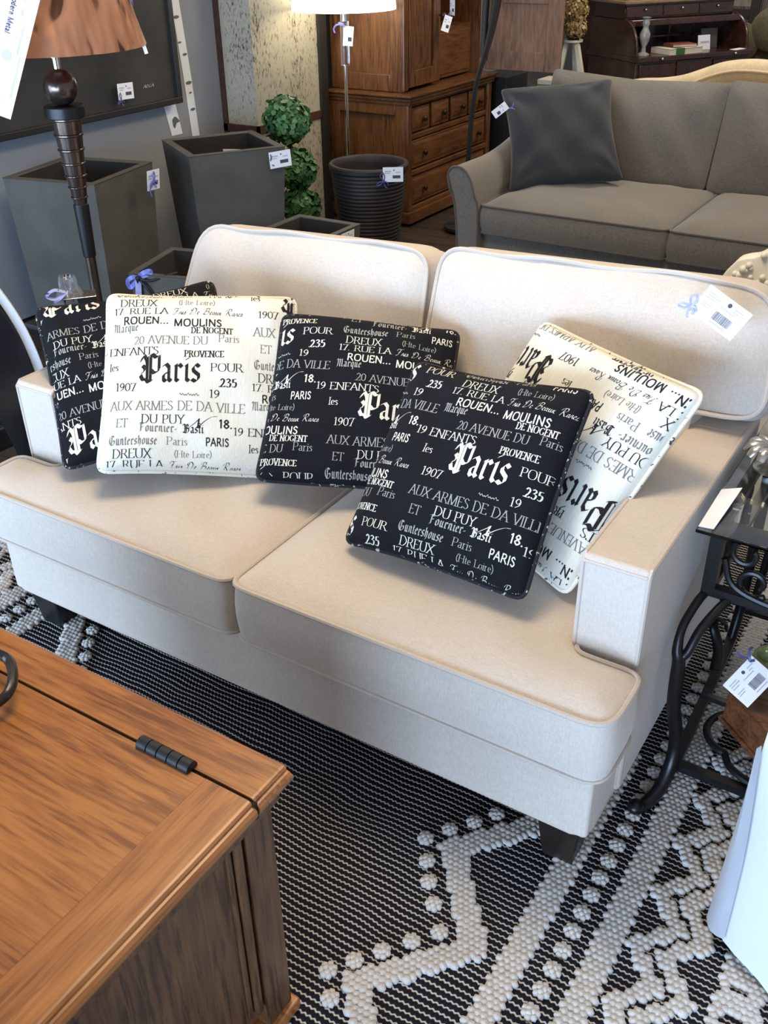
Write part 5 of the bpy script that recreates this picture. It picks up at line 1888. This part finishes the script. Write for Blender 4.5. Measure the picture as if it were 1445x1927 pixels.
# waist and foot mouldings
bm = NB()
for (dz, o, hh) in ((0.0, 0.030, 0.016), (-0.020, 0.018, 0.020), (-0.040, 0.008, 0.02)):
    box(bm, (AX0 - 0.0, AY0 - o, WZ + dz - hh / 2 - 0.01), (AX1 + o, AY1 + o, WZ + dz + hh / 2 - 0.01), 0.006, 2)
part('waist_moulding', bm, M['arm_y'], ar)
bm = NB()
box(bm, (AX0, AY0 - 0.012, 0.005), (AX1 + 0.014, AY1 + 0.01, 0.075), 0.008, 2)
part('foot_moulding', bm, M['arm_y'], ar)
# canted corner posts
for lo, hi in (((AX1 - 0.05, AY0 - 0.002, 0.07), (AX1 - 0.002, AY0 + 0.05, WZ - 0.045)), ((UX - 0.05, AY0 + 0.045, WZ + 0.005), (UX - 0.002, AY0 + 0.10, 1.95)), ((AX1 - 0.05, AY1 - 0.06, 0.07), (AX1 - 0.002, AY1 - 0.004, WZ - 0.045))):
    bm = NB()
    box(bm, lo, hi, 0.012, 2)
    part('corner_post', bm, M['arm_z'], ar)
bm = NB()
FX = AX1 - 0.014
box(bm, (FX - 0.02, AY0 + 0.045, WZ - 0.075), (FX, AY1 - 0.05, WZ - 0.042), 0.003, 1)
box(bm, (FX - 0.02, AY0 + 0.045, 0.495), (FX, AY1 - 0.05, 0.525), 0.003, 1)
box(bm, (FX - 0.02, AY0 + 0.045, 0.285), (FX + 0.006, AY1 - 0.05, 0.315), 0.003, 1)
box(bm, (FX - 0.02, AY0 + 0.045, 0.075), (FX + 0.006, AY1 - 0.05, 0.10), 0.003, 1)
part('drawer_rail', bm, M['arm_y'], ar)


def drawer(y0, y1, z0, z1, knobs):
    bm = NB()
    box(bm, (FX - 0.03, y0 + 0.004, z0 + 0.003), (FX - 0.004, y1 - 0.004, z1 - 0.003), 0.004, 1)
    raised(bm, FX - 0.005, y0 + 0.016, y1 - 0.016, z0 + 0.016, z1 - 0.016, 0.015, 0.026)
    d = part('drawer', bm, M['arm_y'], ar)
    for ky in knobs:
        bm = NB()
        lathe(bm, [(0.006, 0), (0.006, 0.012), (0.016, 0.018), (0.017, 0.026), (0.010, 0.033), (0.001, 0.034)], n=16, M4=Matrix.Translation((FX + 0.006, ky, (z0 + z1) / 2)) @ Matrix.Rotation(pi / 2, 4, 'Y'))
        part('knob', bm, M['knob'], d)


w3 = (AY1 - AY0 - 0.13) / 4
for k in range(4):
    y = AY0 + 0.06 + k * (w3 + 0.003)
    drawer(y, y + w3 - 0.02, 0.53, WZ - 0.08, (y + w3 / 2 - 0.01,))
drawer(AY0 + 0.055, AY1 - 0.065, 0.32, 0.49, (AY0 + 0.18, AY1 - 0.2))
drawer(AY0 + 0.055, AY1 - 0.065, 0.105, 0.28, (AY0 + 0.18, AY1 - 0.2))
# closed left door
bm = NB()
dy0, dy1, dz0, dz1 = AY0 + 0.105, 4.475, WZ + 0.02, 1.92
for lo, hi in (((dy0, dz0), (dy0 + 0.075, dz1)), ((dy1 - 0.075, dz0), (dy1, dz1)), ((dy0 + 0.075, dz0), (dy1 - 0.075, dz0 + 0.09)), ((dy0 + 0.075, dz1 - 0.09), (dy1 - 0.075, dz1)), ((dy0 + 0.075, 1.26), (dy1 - 0.075, 1.35))):
    box(bm, (UX - 0.026, lo[0], lo[1]), (UX - 0.004, hi[0], hi[1]), 0.003, 1)
for z0_, z1_ in ((dz0 + 0.085, 1.265), (1.345, dz1 - 0.085)):
    raised(bm, UX - 0.026, dy0 + 0.07, dy1 - 0.07, z0_, z1_, 0.022, 0.050)
part('door', bm, M['arm_z'], ar)
bm = NB()
box(bm, (AX0 + 0.05, 4.50, WZ + 0.01), (UX - 0.07, AY1 - 0.10, WZ + 0.30), 0.004, 1)
box(bm, (UX - 0.075, 4.53, WZ + 0.03), (UX - 0.065, AY1 - 0.13, WZ + 0.27), 0.004, 1)
part('inner_drawer', bm, M['arm_y'], ar)
# open right door, swung out towards the aisle
bm = NB()
ox0, ox1, oy = UX + 0.010, UX + 0.540, AY1 - 0.03
oz0, oz1 = WZ + 0.02, 1.92
for lo, hi in (((ox0, oz0), (ox0 + 0.115, oz1)), ((ox1 - 0.105, oz0), (ox1, oz1)), ((ox0 + 0.115, oz0), (ox1 - 0.105, oz0 + 0.115)), ((ox0 + 0.115, oz1 - 0.09), (ox1 - 0.105, oz1)), ((ox0 + 0.115, 1.165), (ox1 - 0.105, 1.245))):
    box(bm, (lo[0], oy - 0.013, lo[1]), (hi[0], oy + 0.013, hi[1]), 0.003, 1)
box(bm, (ox0 + 0.1, oy - 0.003, oz0 + 0.1), (ox1 - 0.09, oy + 0.006, oz1 - 0.08))
dr = part('open_door', bm, M['door_z'], ar, 'paler inner face of the open door')
bm = NB()
box(bm, (ox0 - 0.006, oy - 0.030, 0.83), (ox0 + 0.020, oy - 0.012, 0.90), 0.004, 2)
tube(bm, [(ox0 - 0.004, oy - 0.022, 0.82), (ox0 - 0.004, oy - 0.022, 0.91)], 0.008, 8)
part('hinge', bm, M['black'], dr)
bm = NB()
tube(bm, [(UX + 0.006, 4.44, 1.14), (UX + 0.03, 4.44, 1.14)], 0.006, 8)
ico(bm, (UX + 0.036, 4.44, 1.14), 0.018, 2)
part('door_knob', bm, M['knob'], ar)
price_tag((-1.965, 4.435, 1.095), (0.50, 0.72, -0.30), (0.10, 0.16, 0.95), 0.052, 0.088, 'white price tag hanging from the door knob of the pine armoire', [[(0, .044, .001), (-.005, .055, .003), (.003, .062, .002)]], False)
price_tag((-1.975, 4.520, 1.175), (0.9, -0.45, 0.0), (0.0, 0.0, 1.0), 0.050, 0.085, 'second white tag seen edge-on beside the armoire knob tag', None, False)

# bent black floor lamp pole
bl = thing('bent_floor_lamp', 'tall bent black tapering lamp pole in front of the armoire, left of the grey sofa', 'floor lamp', (-1.62, 4.08, 0))
bm = NB()
P_ = catmull([(-1.640, 4.10, 0.01), (-1.618, 4.10, 0.42), (-1.603, 4.10, 0.66), (-1.578, 4.10, 0.84), (-1.540, 4.12, 0.985), (-1.515, 4.14, 1.12), (-1.495, 4.16, 1.30), (-1.48, 4.18, 1.6)], 6)
tube(bm, P_, [0.021 + 0.000 * i + 0.028 * max(0, (i - 22) / 20) for i in range(len(P_))], 12, flat=(1, 0.6))
tube(bm, [(-1.560, 4.13, 0.96), (-1.556, 4.14, 1.3), (-1.55, 4.15, 1.6)], 0.019, 10)
part('pole', bm, M['black'], bl)
bm = NB()
lathe(bm, [(0.001, 0.002), (0.12, 0.002), (0.12, 0.02), (0.03, 0.03), (0.001, 0.031)], (-1.64, 4.10), 24)
part('base', bm, M['black'], bl)
bm = NB()
box(bm, (-2.14, 5.17, 0.002), (-1.90, 5.50, 0.715), 0.008, 2)  # black box added to fill the dark gap between armoire and grey sofa
single('plinth', bm, M['black'], 'black upright box added to fill the dark gap under the open armoire door', 'plinth')

# ------------------------------------------------------------------ grey sofa
gs = thing('sofa', 'grey-taupe linen sofa with flared arms behind the cream sofa', 'sofa', (0.2, 3.5, 0))
bm = NB()
box(bm, (-1.06, 3.03, 0.12), (1.90, 3.92, 0.33), 0.012, 2)
part('base', bm, M['grey_cloth'], gs)
bm = NB()
prism(bm, [(-1.05, 3.84, 0.12), (-1.05, 3.98, 0.12), (-1.05, 4.16, 0.82), (-1.05, 4.06, 0.82)], (2.95, 0, 0))
bmesh.ops.bevel(bm, geom=list(bm.edges), offset=0.025, segments=3, affect='EDGES', profile=0.5)
part('back_frame', bm, M['grey_cloth'], gs)
for (x, y) in ((-1.02, 3.07), (1.8, 3.07), (-1.02, 3.88), (1.8, 3.88)):
    bm = NB()
    box(bm, (x, y, 0.001), (x + 0.06, y + 0.06, 0.13), 0.003, 1, taper=(.7, .7))
    part('leg', bm, M['legwood'], gs)
prof = [(-0.972, 0.12), (-0.972, 0.42), (-0.985, 0.52), (-1.008, 0.590), (-1.040, 0.628), (-1.078, 0.640), (-1.112, 0.628), (-1.128, 0.595), (-1.118, 0.54), (-1.098, 0.45), (-1.084, 0.33), (-1.078, 0.12)]
prof = [Vector((a, 0, b_)) for a, b_ in prof]
prof = catmull(prof, 4)
bm = NB()
rings = []
for k in range(15):
    t = k / 14
    y = 2.975 + 0.95 * t
    lift = 0.175 * max(0, (t - 0.25) / 0.75) ** 1.7
    rings.append([Vector((p.x + (0.03 * t if p.z > .5 else 0), y - (0.02 if (p.z > 0.5 and k == 0) else 0), p.z + lift * max(0, (p.z - 0.3) / 0.34))) for p in prof])
ring_mesh(bm, rings, True, (True, True))
bmesh.ops.recalc_face_normals(bm, faces=bm.faces)
ga = part('arm', bm, M['grey_cloth'], gs, auto=60)
piping('piping', ga, [[p + Vector((0, -0.003, 0)) for p in rings[0]]], 0.005, M['grey_pipe'])
for (x0, x1) in ((-0.968, -0.056), (-0.050, 0.862), (0.868, 1.78)):
    bm = NB()
    pl = [(x0, 2.985), (x1, 2.985), (x1, 3.75), (x0, 3.75)]
    top, bot = cushion(bm, fillet(V2(*pl), 0.04), 0.135, 0.045, 0.24, 0.012, 0.01, 0.032, 0.004, Matrix.Translation((0, 0, 0.332)), seed=int(x0 * 100))
    c_ = part('seat_cushion', bm, M['grey_cloth'], gs)
    piping('piping', c_, [top, bot], 0.0055, M['grey_pipe'])
for (x0, x1) in ((-1.03, -0.118), (-0.110, 0.815), (0.82, 1.76)):
    bm = NB()
    w = x1 - x0
    pl = [(0.0, 0), (w - 0.0, 0), (w + 0.004, 0.51), (w * 0.5, 0.495), (-0.004, 0.525)]
    F4 = frame4((x0, 3.83, 0.428), (1, 0, 0.0), (0, 0.40, 1))
    top, bot = cushion(bm, fillet(V2(*pl), [0.03, 0.03, 0.03, 0.02, 0.03]), 0.12, 0.055, 0.26, 0.0, 0.02, 0.032, 0.006, F4, seed=int(x1 * 50))
    part('back_cushion', bm, M['grey_cloth'], gs)
throw_pillow('charcoal linen cushion with a tag at its corner, left on the grey sofa', (-0.795, 3.50, 0.715), (0.85, 0.495, 0.090), (-0.39, 0.500, 0.755), 0.556, 'black', None, T=0.085, name='cushion', cat='cushion', group='cushion on the grey sofa', pinch=0.10, rump=0.009, seed=12, pipe=False, sag=1.0, mats=[M['charcoal_cloth']])
price_tag((-1.076, 3.382, 0.827), (0.56, 0.25, -0.79), (0.62, 0.28, 0.73), 0.040, 0.080, 'white tag with a violet knot on the corner of the charcoal cushion', [[(.02, .04, .002), (.03, .055, .01), (.042, .06, .008)], [(.02, .04, .002), (.022, .06, .008), (.014, .07, .004)]], False)

# white carved plaster piece standing behind the cream sofa
wp = thing('plaster_ornament', 'white carved plaster crest with berry relief, behind the right end of the cream sofa', 'ornament', (0.70, 1.55, 0))
bm = NB()
box(bm, (0.60, 1.50, 0.002), (1.25, 1.60, 0.76), 0.01, 2)
part('slab', bm, M['white_gloss'], wp)
bm = NB()
crest = [(0.535, 0.752), (0.548, 0.785), (0.575, 0.822), (0.60, 0.832), (0.625, 0.838), (0.65, 0.858), (0.69, 0.865), (0.74, 0.855), (0.80, 0.85), (0.9, 0.87), (1.1, 0.85), (1.25, 0.76), (1.2, 0.74), (0.6, 0.74)]
prism(bm, [(x, 1.515, z) for x, z in crest], (0, 0.07, 0))
bmesh.ops.bevel(bm, geom=list(bm.edges), offset=0.008, segments=2, affect='EDGES', profile=0.5)
rn = random.Random(21)
for k in range(46):
    x = 0.545 + 0.26 * rn.random()
    zt = 0.752 + 0.095 * min(1, (x - 0.535) / 0.11)
    z = 0.752 + (zt - 0.752) * rn.random()
    ico(bm, (x, 1.512, z), rn.uniform(0.006, 0.0125), 2)
for k in range(7):
    x = 0.58 + 0.03 * k
    ico(bm, (x, 1.513, 0.752 + 0.004 * (k % 2)), 0.020, 2, (1, 0.6, 0.5))
part('carved_crest', bm, M['white_gloss'], wp)

# pale camel-back sofa
cs = thing('camelback_sofa', 'pale gold damask camel-back sofa behind the grey sofa', 'sofa', (0.0, 4.9, 0))
top_l = [(-1.36, 0.730), (-1.20, 0.755), (-1.05, 0.785), (-0.90, 0.812), (-0.78, 0.822), (-0.66, 0.845), (-0.55, 0.885), (-0.44, 0.925), (-0.32, 0.945), (-0.20, 0.948), (0.0, 0.93), (0.3, 0.86), (0.7, 0.84), (1.2, 0.76)]
T_ = catmull([(x, 4.98, z - 0.02) for x, z in top_l], 5)
bm = NB()
n_ = 16
rings = []
for p in T_:
    rg = []
    for k in range(n_):
        a = 2 * pi * k / n_
        rg.append(Vector((p.x, p.y + 0.075 * cos(a), p.z - 0.062 + 0.062 * sin(a))))
    rings.append(rg)
ring_mesh(bm, rings, True, (True, True))
rings = [[Vector((p.x, 4.945, p.z - 0.05)), Vector((p.x, 4.87, 0.42)), Vector((p.x, 5.06, 0.15)), Vector((p.x, 5.03, p.z - 0.05))] for p in T_]
ring_mesh(bm, rings, True, (True, True))
bmesh.ops.recalc_face_normals(bm, faces=bm.faces)
part('back', bm, M['camel_cloth'], cs, auto=50)
bm = NB()
tube(bm, catmull([(-0.72, 4.905, 0.74), (-0.62, 4.90, 0.775), (-0.50, 4.90, 0.83), (-0.36, 4.90, 0.868), (-0.2, 4.90, 0.872), (0.05, 4.9, 0.85), (0.4, 4.9, .79)], 6), 0.008, 8)
part('back_piping', bm, M['camel_cloth'], cs)
bm = NB()
box(bm, (-1.25, 4.32, 0.14), (1.1, 4.95, 0.44), 0.03, 3)
part('seat', bm, M['camel_cloth'], cs)
for s, x in ((-1, -1.36), (1, 1.1)):
    bm = NB()
    box(bm, (x, 4.32, 0.14), (x + 0.12, 4.95, 0.60), 0.045, 3)
    part('arm', bm, M['camel_cloth'], cs)
for (x, y) in ((-1.3, 4.36), (1.1, 4.36), (-1.3, 4.88), (1.1, 4.88)):
    bm = NB()
    box(bm, (x, y, 0.001), (x + 0.05, y + 0.05, 0.15), 0.003, 1)
    part('leg', bm, M['legwood'], cs)

# ------------------------------------------------------------------ roll-top desk (turned)
dk = thing('rolltop_desk', 'dark mahogany roll-top desk, open, behind the camel-back sofa', 'desk', (-1.35, 6.15, 0))
D4 = Matrix.Translation((-1.345, 6.14, 0)) @ Matrix.Rotation(atan2(0.825, 0.565), 4, 'Z')
DW = 1.02
bm = NB()
box(bm, (-0.01, -0.01, 0.725), (DW + 0.01, 0.64, 0.760), 0.005, 2, M4=D4)
part('desk_top', bm, M['mahog'], dk)
for x0 in (0.0, DW - 0.36):
    bm = NB()
    box(bm, (x0, 0.02, 0.06), (x0 + 0.36, 0.62, 0.725), 0.004, 1, M4=D4)
    pd = part('pedestal', bm, M['mahog'], dk)
    for z in (0.62, 0.44, 0.26):
        bm = NB()
        box(bm, (x0 + 0.03, 0.008, z - 0.07), (x0 + 0.33, 0.022, z + 0.09), 0.003, 1, M4=D4)
        part('drawer', bm, M['mahog'], pd)
bm = NB()
box(bm, (0.36, 0.01, 0.62), (DW - 0.36, 0.03, 0.722), 0.003, 1, M4=D4)
fd = part('drawer', bm, M['mahog'], dk)
for x in (0.20, 0.86):
    bm = NB()
    ico(bm, D4 @ Vector((x, -0.018, 0.742)), 0.011, 2)
    part('knob', bm, M['brass'], dk)
side = [(0.045, 0.760), (0.055, 0.83), (0.085, 0.90), (0.140, 0.955), (0.22, 0.985), (0.62, 0.985), (0.62, 0.760)]
for x in (0.0, DW - 0.028):
    bm = NB()
    prism(bm, [D4 @ Vector((x, y, z)) for y, z in side], D4.to_3x3() @ Vector((0.028, 0, 0)))
    sp = part('side_panel', bm, M['mahog'], dk, auto=30)
    bm = NB()
    tube(bm, [D4 @ Vector((x + 0.014, y - 0.003, z + .002)) for y, z in catmull2(side[:5])] if 0 else [D4 @ p for p in catmull([(x + 0.014, y - 0.003, z + 0.002) for y, z in side[:5]], 4)], 0.012, 8)
    part('edge_bead', bm, M['mahog'], sp)
bm = NB()
box(bm, (0.028, 0.15, 0.955), (DW - 0.028, 0.62, 0.985), 0.004, 1, M4=D4)
box(bm, (0.028, 0.135, 0.945), (DW - 0.028, 0.16, 0.975), 0.006, 2, M4=D4)
part('roll_housing', bm, M['mahog'], dk)
bm = NB()
box(bm, (0.028, 0.45, 0.760), (DW - 0.028, 0.47, 0.955), M4=D4)
for x in (0.30, 0.52, 0.74):
    box(bm, (x, 0.36, 0.80), (x + 0.01, 0.45, 0.95), M4=D4)
box(bm, (0.03, 0.36, 0.845), (DW - 0.03, 0.45, 0.855), M4=D4)
part('pigeonholes', bm, M['mahog'], dk, smooth=False)
bm = NB()
box(bm, (0.02, 0.24, 0.985), (DW - 0.02, 0.62, 1.085), 0.004, 1, M4=D4)
part('upper_drawer_case', bm, M['mahog'], dk)
for k in range(3):
    bm = NB()
    x0 = 0.03 + k * 0.325
    box(bm, (x0, 0.228, 0.998), (x0 + 0.31, 0.242, 1.072), 0.003, 1, M4=D4)
    d = part('drawer', bm, M['mahog'], dk)
    bm = NB()
    ico(bm, D4 @ Vector((x0 + 0.155, 0.218, 1.045)), 0.010, 2)
    part('knob', bm, M['brass'], d)
bm = NB()
box(bm, (-0.01, 0.20, 1.085), (DW + 0.01, 0.64, 1.105), 0.005, 2, M4=D4)
part('upper_top', bm, wood('tan_top_edge', (0.10, 0.05, 0.02), (0.22, 0.13, 0.07), (0.32, 0.2, 0.11)), dk)


def on_desk(name, shapes, label, cat):
    t = thing(name, label, cat, (D4 @ Vector(shapes[0][4])), None)
    return t


# crystal figurine
fg = thing('crystal_figurine', 'tall clear crystal figurine on the left of the roll-top desk', 'figurine', D4 @ Vector((0.10, 0.085, 0.76)))
bm = NB()
lathe(bm, [(0.001, 0.7615), (0.045, 0.7615), (0.045, 0.772), (0.018, 0.785), (0.016, 0.82), (0.034, 0.86), (0.040, 0.90), (0.022, 0.935), (0.020, 0.95), (0.028, 0.97), (0.022, 0.995), (0.034, 1.01), (0.001, 1.014)], n=12, M4=D4 @ Matrix.Translation((0.10, 0.085, 0)))
part('figure', bm, M['silver_frost'] if 'silver_frost' in M else plain('frosted_grey_crystal', (0.30, 0.30, 0.29), 0.25, 0, 0.25, 40, 0.6), fg)


def book(name, x, y, z, w, d, h, rot, mats, label):
    t = thing(name, label, 'book', D4 @ Vector((x, y, z)), 'books on the roll-top desk')
    L4 = D4 @ Matrix.Translation((x, y, z)) @ Matrix.Rotation(rot, 4, 'Z')
    bm = NB()
    box(bm, (-w / 2, -d / 2, 0.0), (w / 2, d / 2, 0.003), M4=L4)
    box(bm, (-w / 2, -d / 2, h - 0.003), (w / 2, d / 2, h), M4=L4)
    box(bm, (-w / 2, -d / 2, 0.0), (-w / 2 + 0.004, d / 2, h), M4=L4)
    part('cover', bm, mats[0], t, smooth=False)
    bm = NB()
    box(bm, (-w / 2 + 0.004, -d / 2 + 0.004, 0.003), (w / 2 - 0.004, d / 2 - 0.004, h - 0.003), M4=L4)
    part('pages', bm, M['bookpage'], t, smooth=False)
    if len(mats) > 1:
        bm = NB()
        box(bm, (-w / 2 + 0.07, -d / 2 - 0.0012, -0.0005), (-w / 2 + 0.15, d / 2 + 0.001, h + 0.0008), M4=L4)
        part('jacket_band', bm, mats[1], t, 'green band', smooth=False)


book('book', 0.42, 0.11, 0.7605, 0.33, 0.19, 0.040, 0.10, [M['bookpage'], M['bookgreen']], 'thick cream book with a green band lying on the roll-top desk')
book('book', 0.46, 0.13, 0.8015, 0.20, 0.14, 0.018, -0.15, [M['bookred']], 'dusty red book lying on the cream and green book')
bm = NB()
box(bm, (-0.075, -0.003, 0), (0.075, 0.003, 0.135), M4=D4 @ Matrix.Translation((0.80, 0.22, 0.7605)) @ Matrix.Rotation(-0.15, 4, 'X'))
single('card', bm, M['greycard'], 'grey-brown card standing at the right of the roll-top desk', 'card')
cd = thing('card', 'small white printed card standing before the grey-brown card', 'card', D4 @ Vector((0.70, 0.17, 0.76)))
bm = NB()
K4 = D4 @ Matrix.Translation((0.70, 0.15, 0.7605)) @ Matrix.Rotation(-0.2, 4, 'X')
box(bm, (-0.055, -0.002, 0), (0.055, 0.002, 0.10), M4=K4)
part('face', bm, M['paper'], cd, smooth=False)
bm = NB()
box(bm, (-0.035, -0.0035, 0.045), (0.045, -0.0025, 0.058), M4=K4)
part('printed_line', bm, M['print_soft'], cd, smooth=False)
bm = NB()
box(bm, (-0.07, -0.03, 0), (0.07, 0.03, 0.002), M4=D4 @ Matrix.Translation((0.94, 0.05, 0.7605)) @ Matrix.Rotation(0.3, 4, 'Z'))
single('paper_slip', bm, M['paper'], 'white paper slip lying on the right front of the roll-top desk', 'paper')
bm = NB()
box(bm, (-0.09, -0.05, 0), (0.09, 0.05, 0.05), 0.004, 1, M4=D4 @ Matrix.Translation((0.14, 0.30, 1.1055)))
single('gift_box', bm, M['bookpage'], 'cream box standing on top of the roll-top desk', 'box')
bm = NB()
box(bm, (-0.07, -0.06, 0), (0.07, 0.06, 0.04), 0.012, 2, M4=D4 @ Matrix.Translation((0.66, 0.32, 1.1055)))
single('folded_linen', bm, M['camel_cloth'], 'folded straw-coloured linen on top of the roll-top desk', 'linen')

# tall dark cabinet left of the desk
tk = thing('tall_cabinet', 'tall nearly black cabinet behind the left end of the roll-top desk', 'cabinet', (-2.1, 7.35, 0))
bm = NB()
box(bm, (-2.225, 7.2, 0.05), (-1.80, 7.7, 1.9), 0.006, 2)
part('carcase', bm, M['mahog'], tk)
bm = NB()
box(bm, (-2.20, 7.185, 0.12), (-1.83, 7.2, 1.85), 0.004, 1)
part('door', bm, M['mahog'], tk)
bm = NB()
box(bm, (-2.235, 7.19, 0.002), (-1.79, 7.7, 0.06), 0.006, 2)
part('plinth', bm, M['mahog'], tk)

# small table with a book, under the open armoire door
mt = thing('occasional_table', 'small table with a mottled stone top and thin legs, left behind the grey sofa', 'table', (-1.84, 5.78, 0))
bm = NB()
lathe(bm, [(0.001, 0.585), (0.24, 0.585), (0.25, 0.592), (0.25, 0.606), (0.24, 0.612), (0.001, 0.612)], (-1.84, 5.82), 32)
part('top', bm, M['stone_top'], mt)
for k in range(4):
    a = pi / 4 + k * pi / 2
    bm = NB()
    tube(bm, [(-1.84 + 0.13 * cos(a), 5.82 + 0.13 * sin(a), 0.585), (-1.84 + 0.2 * cos(a), 5.82 + 0.2 * sin(a), 0.002)], 0.010, 8)
    part('leg', bm, M['chrome'], mt)
bm = NB()
box(bm, (-1.90, 5.66, 0.6125), (-1.64, 5.86, 0.645), 0.002, 1)
single('book', bm, M['bookpage'], 'cream book lying on the small stone-topped table', 'book')

# dried hydrangeas in a dark vase on a white easel stand
hs = thing('plant_stand', 'white splayed-leg stand between the armoire door and the blue-grey wall', 'stand', (-1.88, 6.2, 0))
for (a, b_) in (((-1.845, 6.2, 0.84), (-1.62, 6.18, 0.02)), ((-1.92, 6.2, 0.84), (-2.06, 6.18, 0.02)), ((-1.88, 6.26, 0.84), (-1.86, 6.4, 0.02))):
    bm = NB()
    bar(bm, a, b_, 0.036, 0.03)
    bmesh.ops.recalc_face_normals(bm, faces=bm.faces)
    part('leg', bm, M['white_gloss'], hs, smooth=False)
bm = NB()
lathe(bm, [(0.001, 0.835), (0.07, 0.835), (0.07, 0.85), (0.001, 0.85)], (-1.88, 6.22), 24)
part('plate', bm, M['white_gloss'], hs)
hv = thing('hydrangea_bouquet', 'dried cream hydrangea heads beside the open armoire door', 'flowers', (-1.88, 6.22, 0.85))
bm = NB()
lathe(bm, [(0.001, 0.8505), (0.04, 0.8505), (0.055, 0.87), (0.04, 0.895), (0.035, 0.90), (0.001, 0.90)], (-1.88, 6.22), 20)
part('vase', bm, M['black'], hv)
hm = [plain('dried_petal_%d' % k, c, 0.8, 0, 0.2, 30) for k, c in enumerate(((0.42, 0.31, 0.14), (0.55, 0.43, 0.22), (0.28, 0.19, 0.07)))]
for (c, rr) in (((-1.855, 6.19, 0.935), 0.075), ((-1.865, 6.19, 1.05), 0.085), ((-1.95, 6.22, 1.0), 0.08)):
    bm = NB()
    rn = random.Random(int(c[2] * 100))
    ico(bm, c, rr * 0.75, 2, mi=2)
    for i in range(170):
        zf = 1 - 2 * (i + .5) / 170
        a = i * 2.4
        rho = sqrt(max(0, 1 - zf * zf))
        d = Vector((rho * cos(a), rho * sin(a), zf))
        p = Vector(c) + d * rr * rn.uniform(.85, 1.1)
        nrm = (d + Vector((rn.uniform(-.6, .6), rn.uniform(-.6, .6), rn.uniform(-.6, .6)))).normalized()
        t = nrm.orthogonal().normalized()
        s = nrm.cross(t)
        w_ = rn.uniform(0.010, 0.017)
        fc = bm.faces.new([bm.verts.new(p + t * w_ * cos(q) + s * w_ * sin(q) + nrm * (0.004 if k % 2 else 0)) for k, q in enumerate([j * pi / 3 for j in range(6)])])
        fc.material_index = rn.choice((0, 0, 1, 2))
    part('flower_head', bm, hm, hv, smooth=False)

# moss-green sofa and leaning frame, far right
gr = thing('green_sofa', 'moss-green upholstered sofa at the far right, beyond the roll-top desk', 'sofa', (-0.7, 7.5, 0))
bm = NB()
box(bm, (-1.15, 7.28, 0.10), (0.9, 7.9, 0.60), 0.05, 3)
part('base', bm, M['green_cloth'], gr)
bm = NB()
box(bm, (-1.20, 7.62, 0.30), (0.9, 7.95, 0.83), 0.08, 4)
part('back', bm, M['green_cloth'], gr)
for (x, z, rr) in ((-1.0, 0.74, 0.15), (-0.78, 0.84, 0.16), (-0.45, 0.80, 0.16)):
    t = thing('cushion', {-1.0: 'moss-green cushion at the left end of the green sofa', -0.78: 'rounded moss-green cushion, tallest on the green sofa', -0.45: 'moss-green cushion right of the tallest one on the green sofa'}[x], 'cushion', (x, 7.56, z), 'cushions on the green sofa')
    bm = NB()
    ico(bm, (x, 7.56, z), rr, 3, (1, 0.45, 1))
    part('cover', bm, M['green_cloth'], t)
ef = thing('leaning_frame', 'dark frame with a pale grey panel leaning beyond the roll-top desk', 'frame', (-1.15, 8.3, 0))
L4 = Matrix.Translation((-1.36, 8.2, 0.0)) @ Matrix.Rotation(-0.12, 4, 'X')
bm = NB()
for lo, hi in (((-0.02, 0), (0.05, 1.5)), ((0.21, 0), (0.29, 1.5)), ((0.05, 0.85), (0.21, 0.93)), ((0.05, 1.42), (0.21, 1.5))):
    box(bm, (lo[0], 0, lo[1]), (hi[0], 0.03, hi[1]), 0.003, 1, M4=L4)
part('frame', bm, M['darkframe'], ef)
bm = NB()
box(bm, (0.03, 0.010, 0.95), (0.25, 0.02, 1.45), M4=L4)
part('panel', bm, M['plank'], ef, smooth=False)
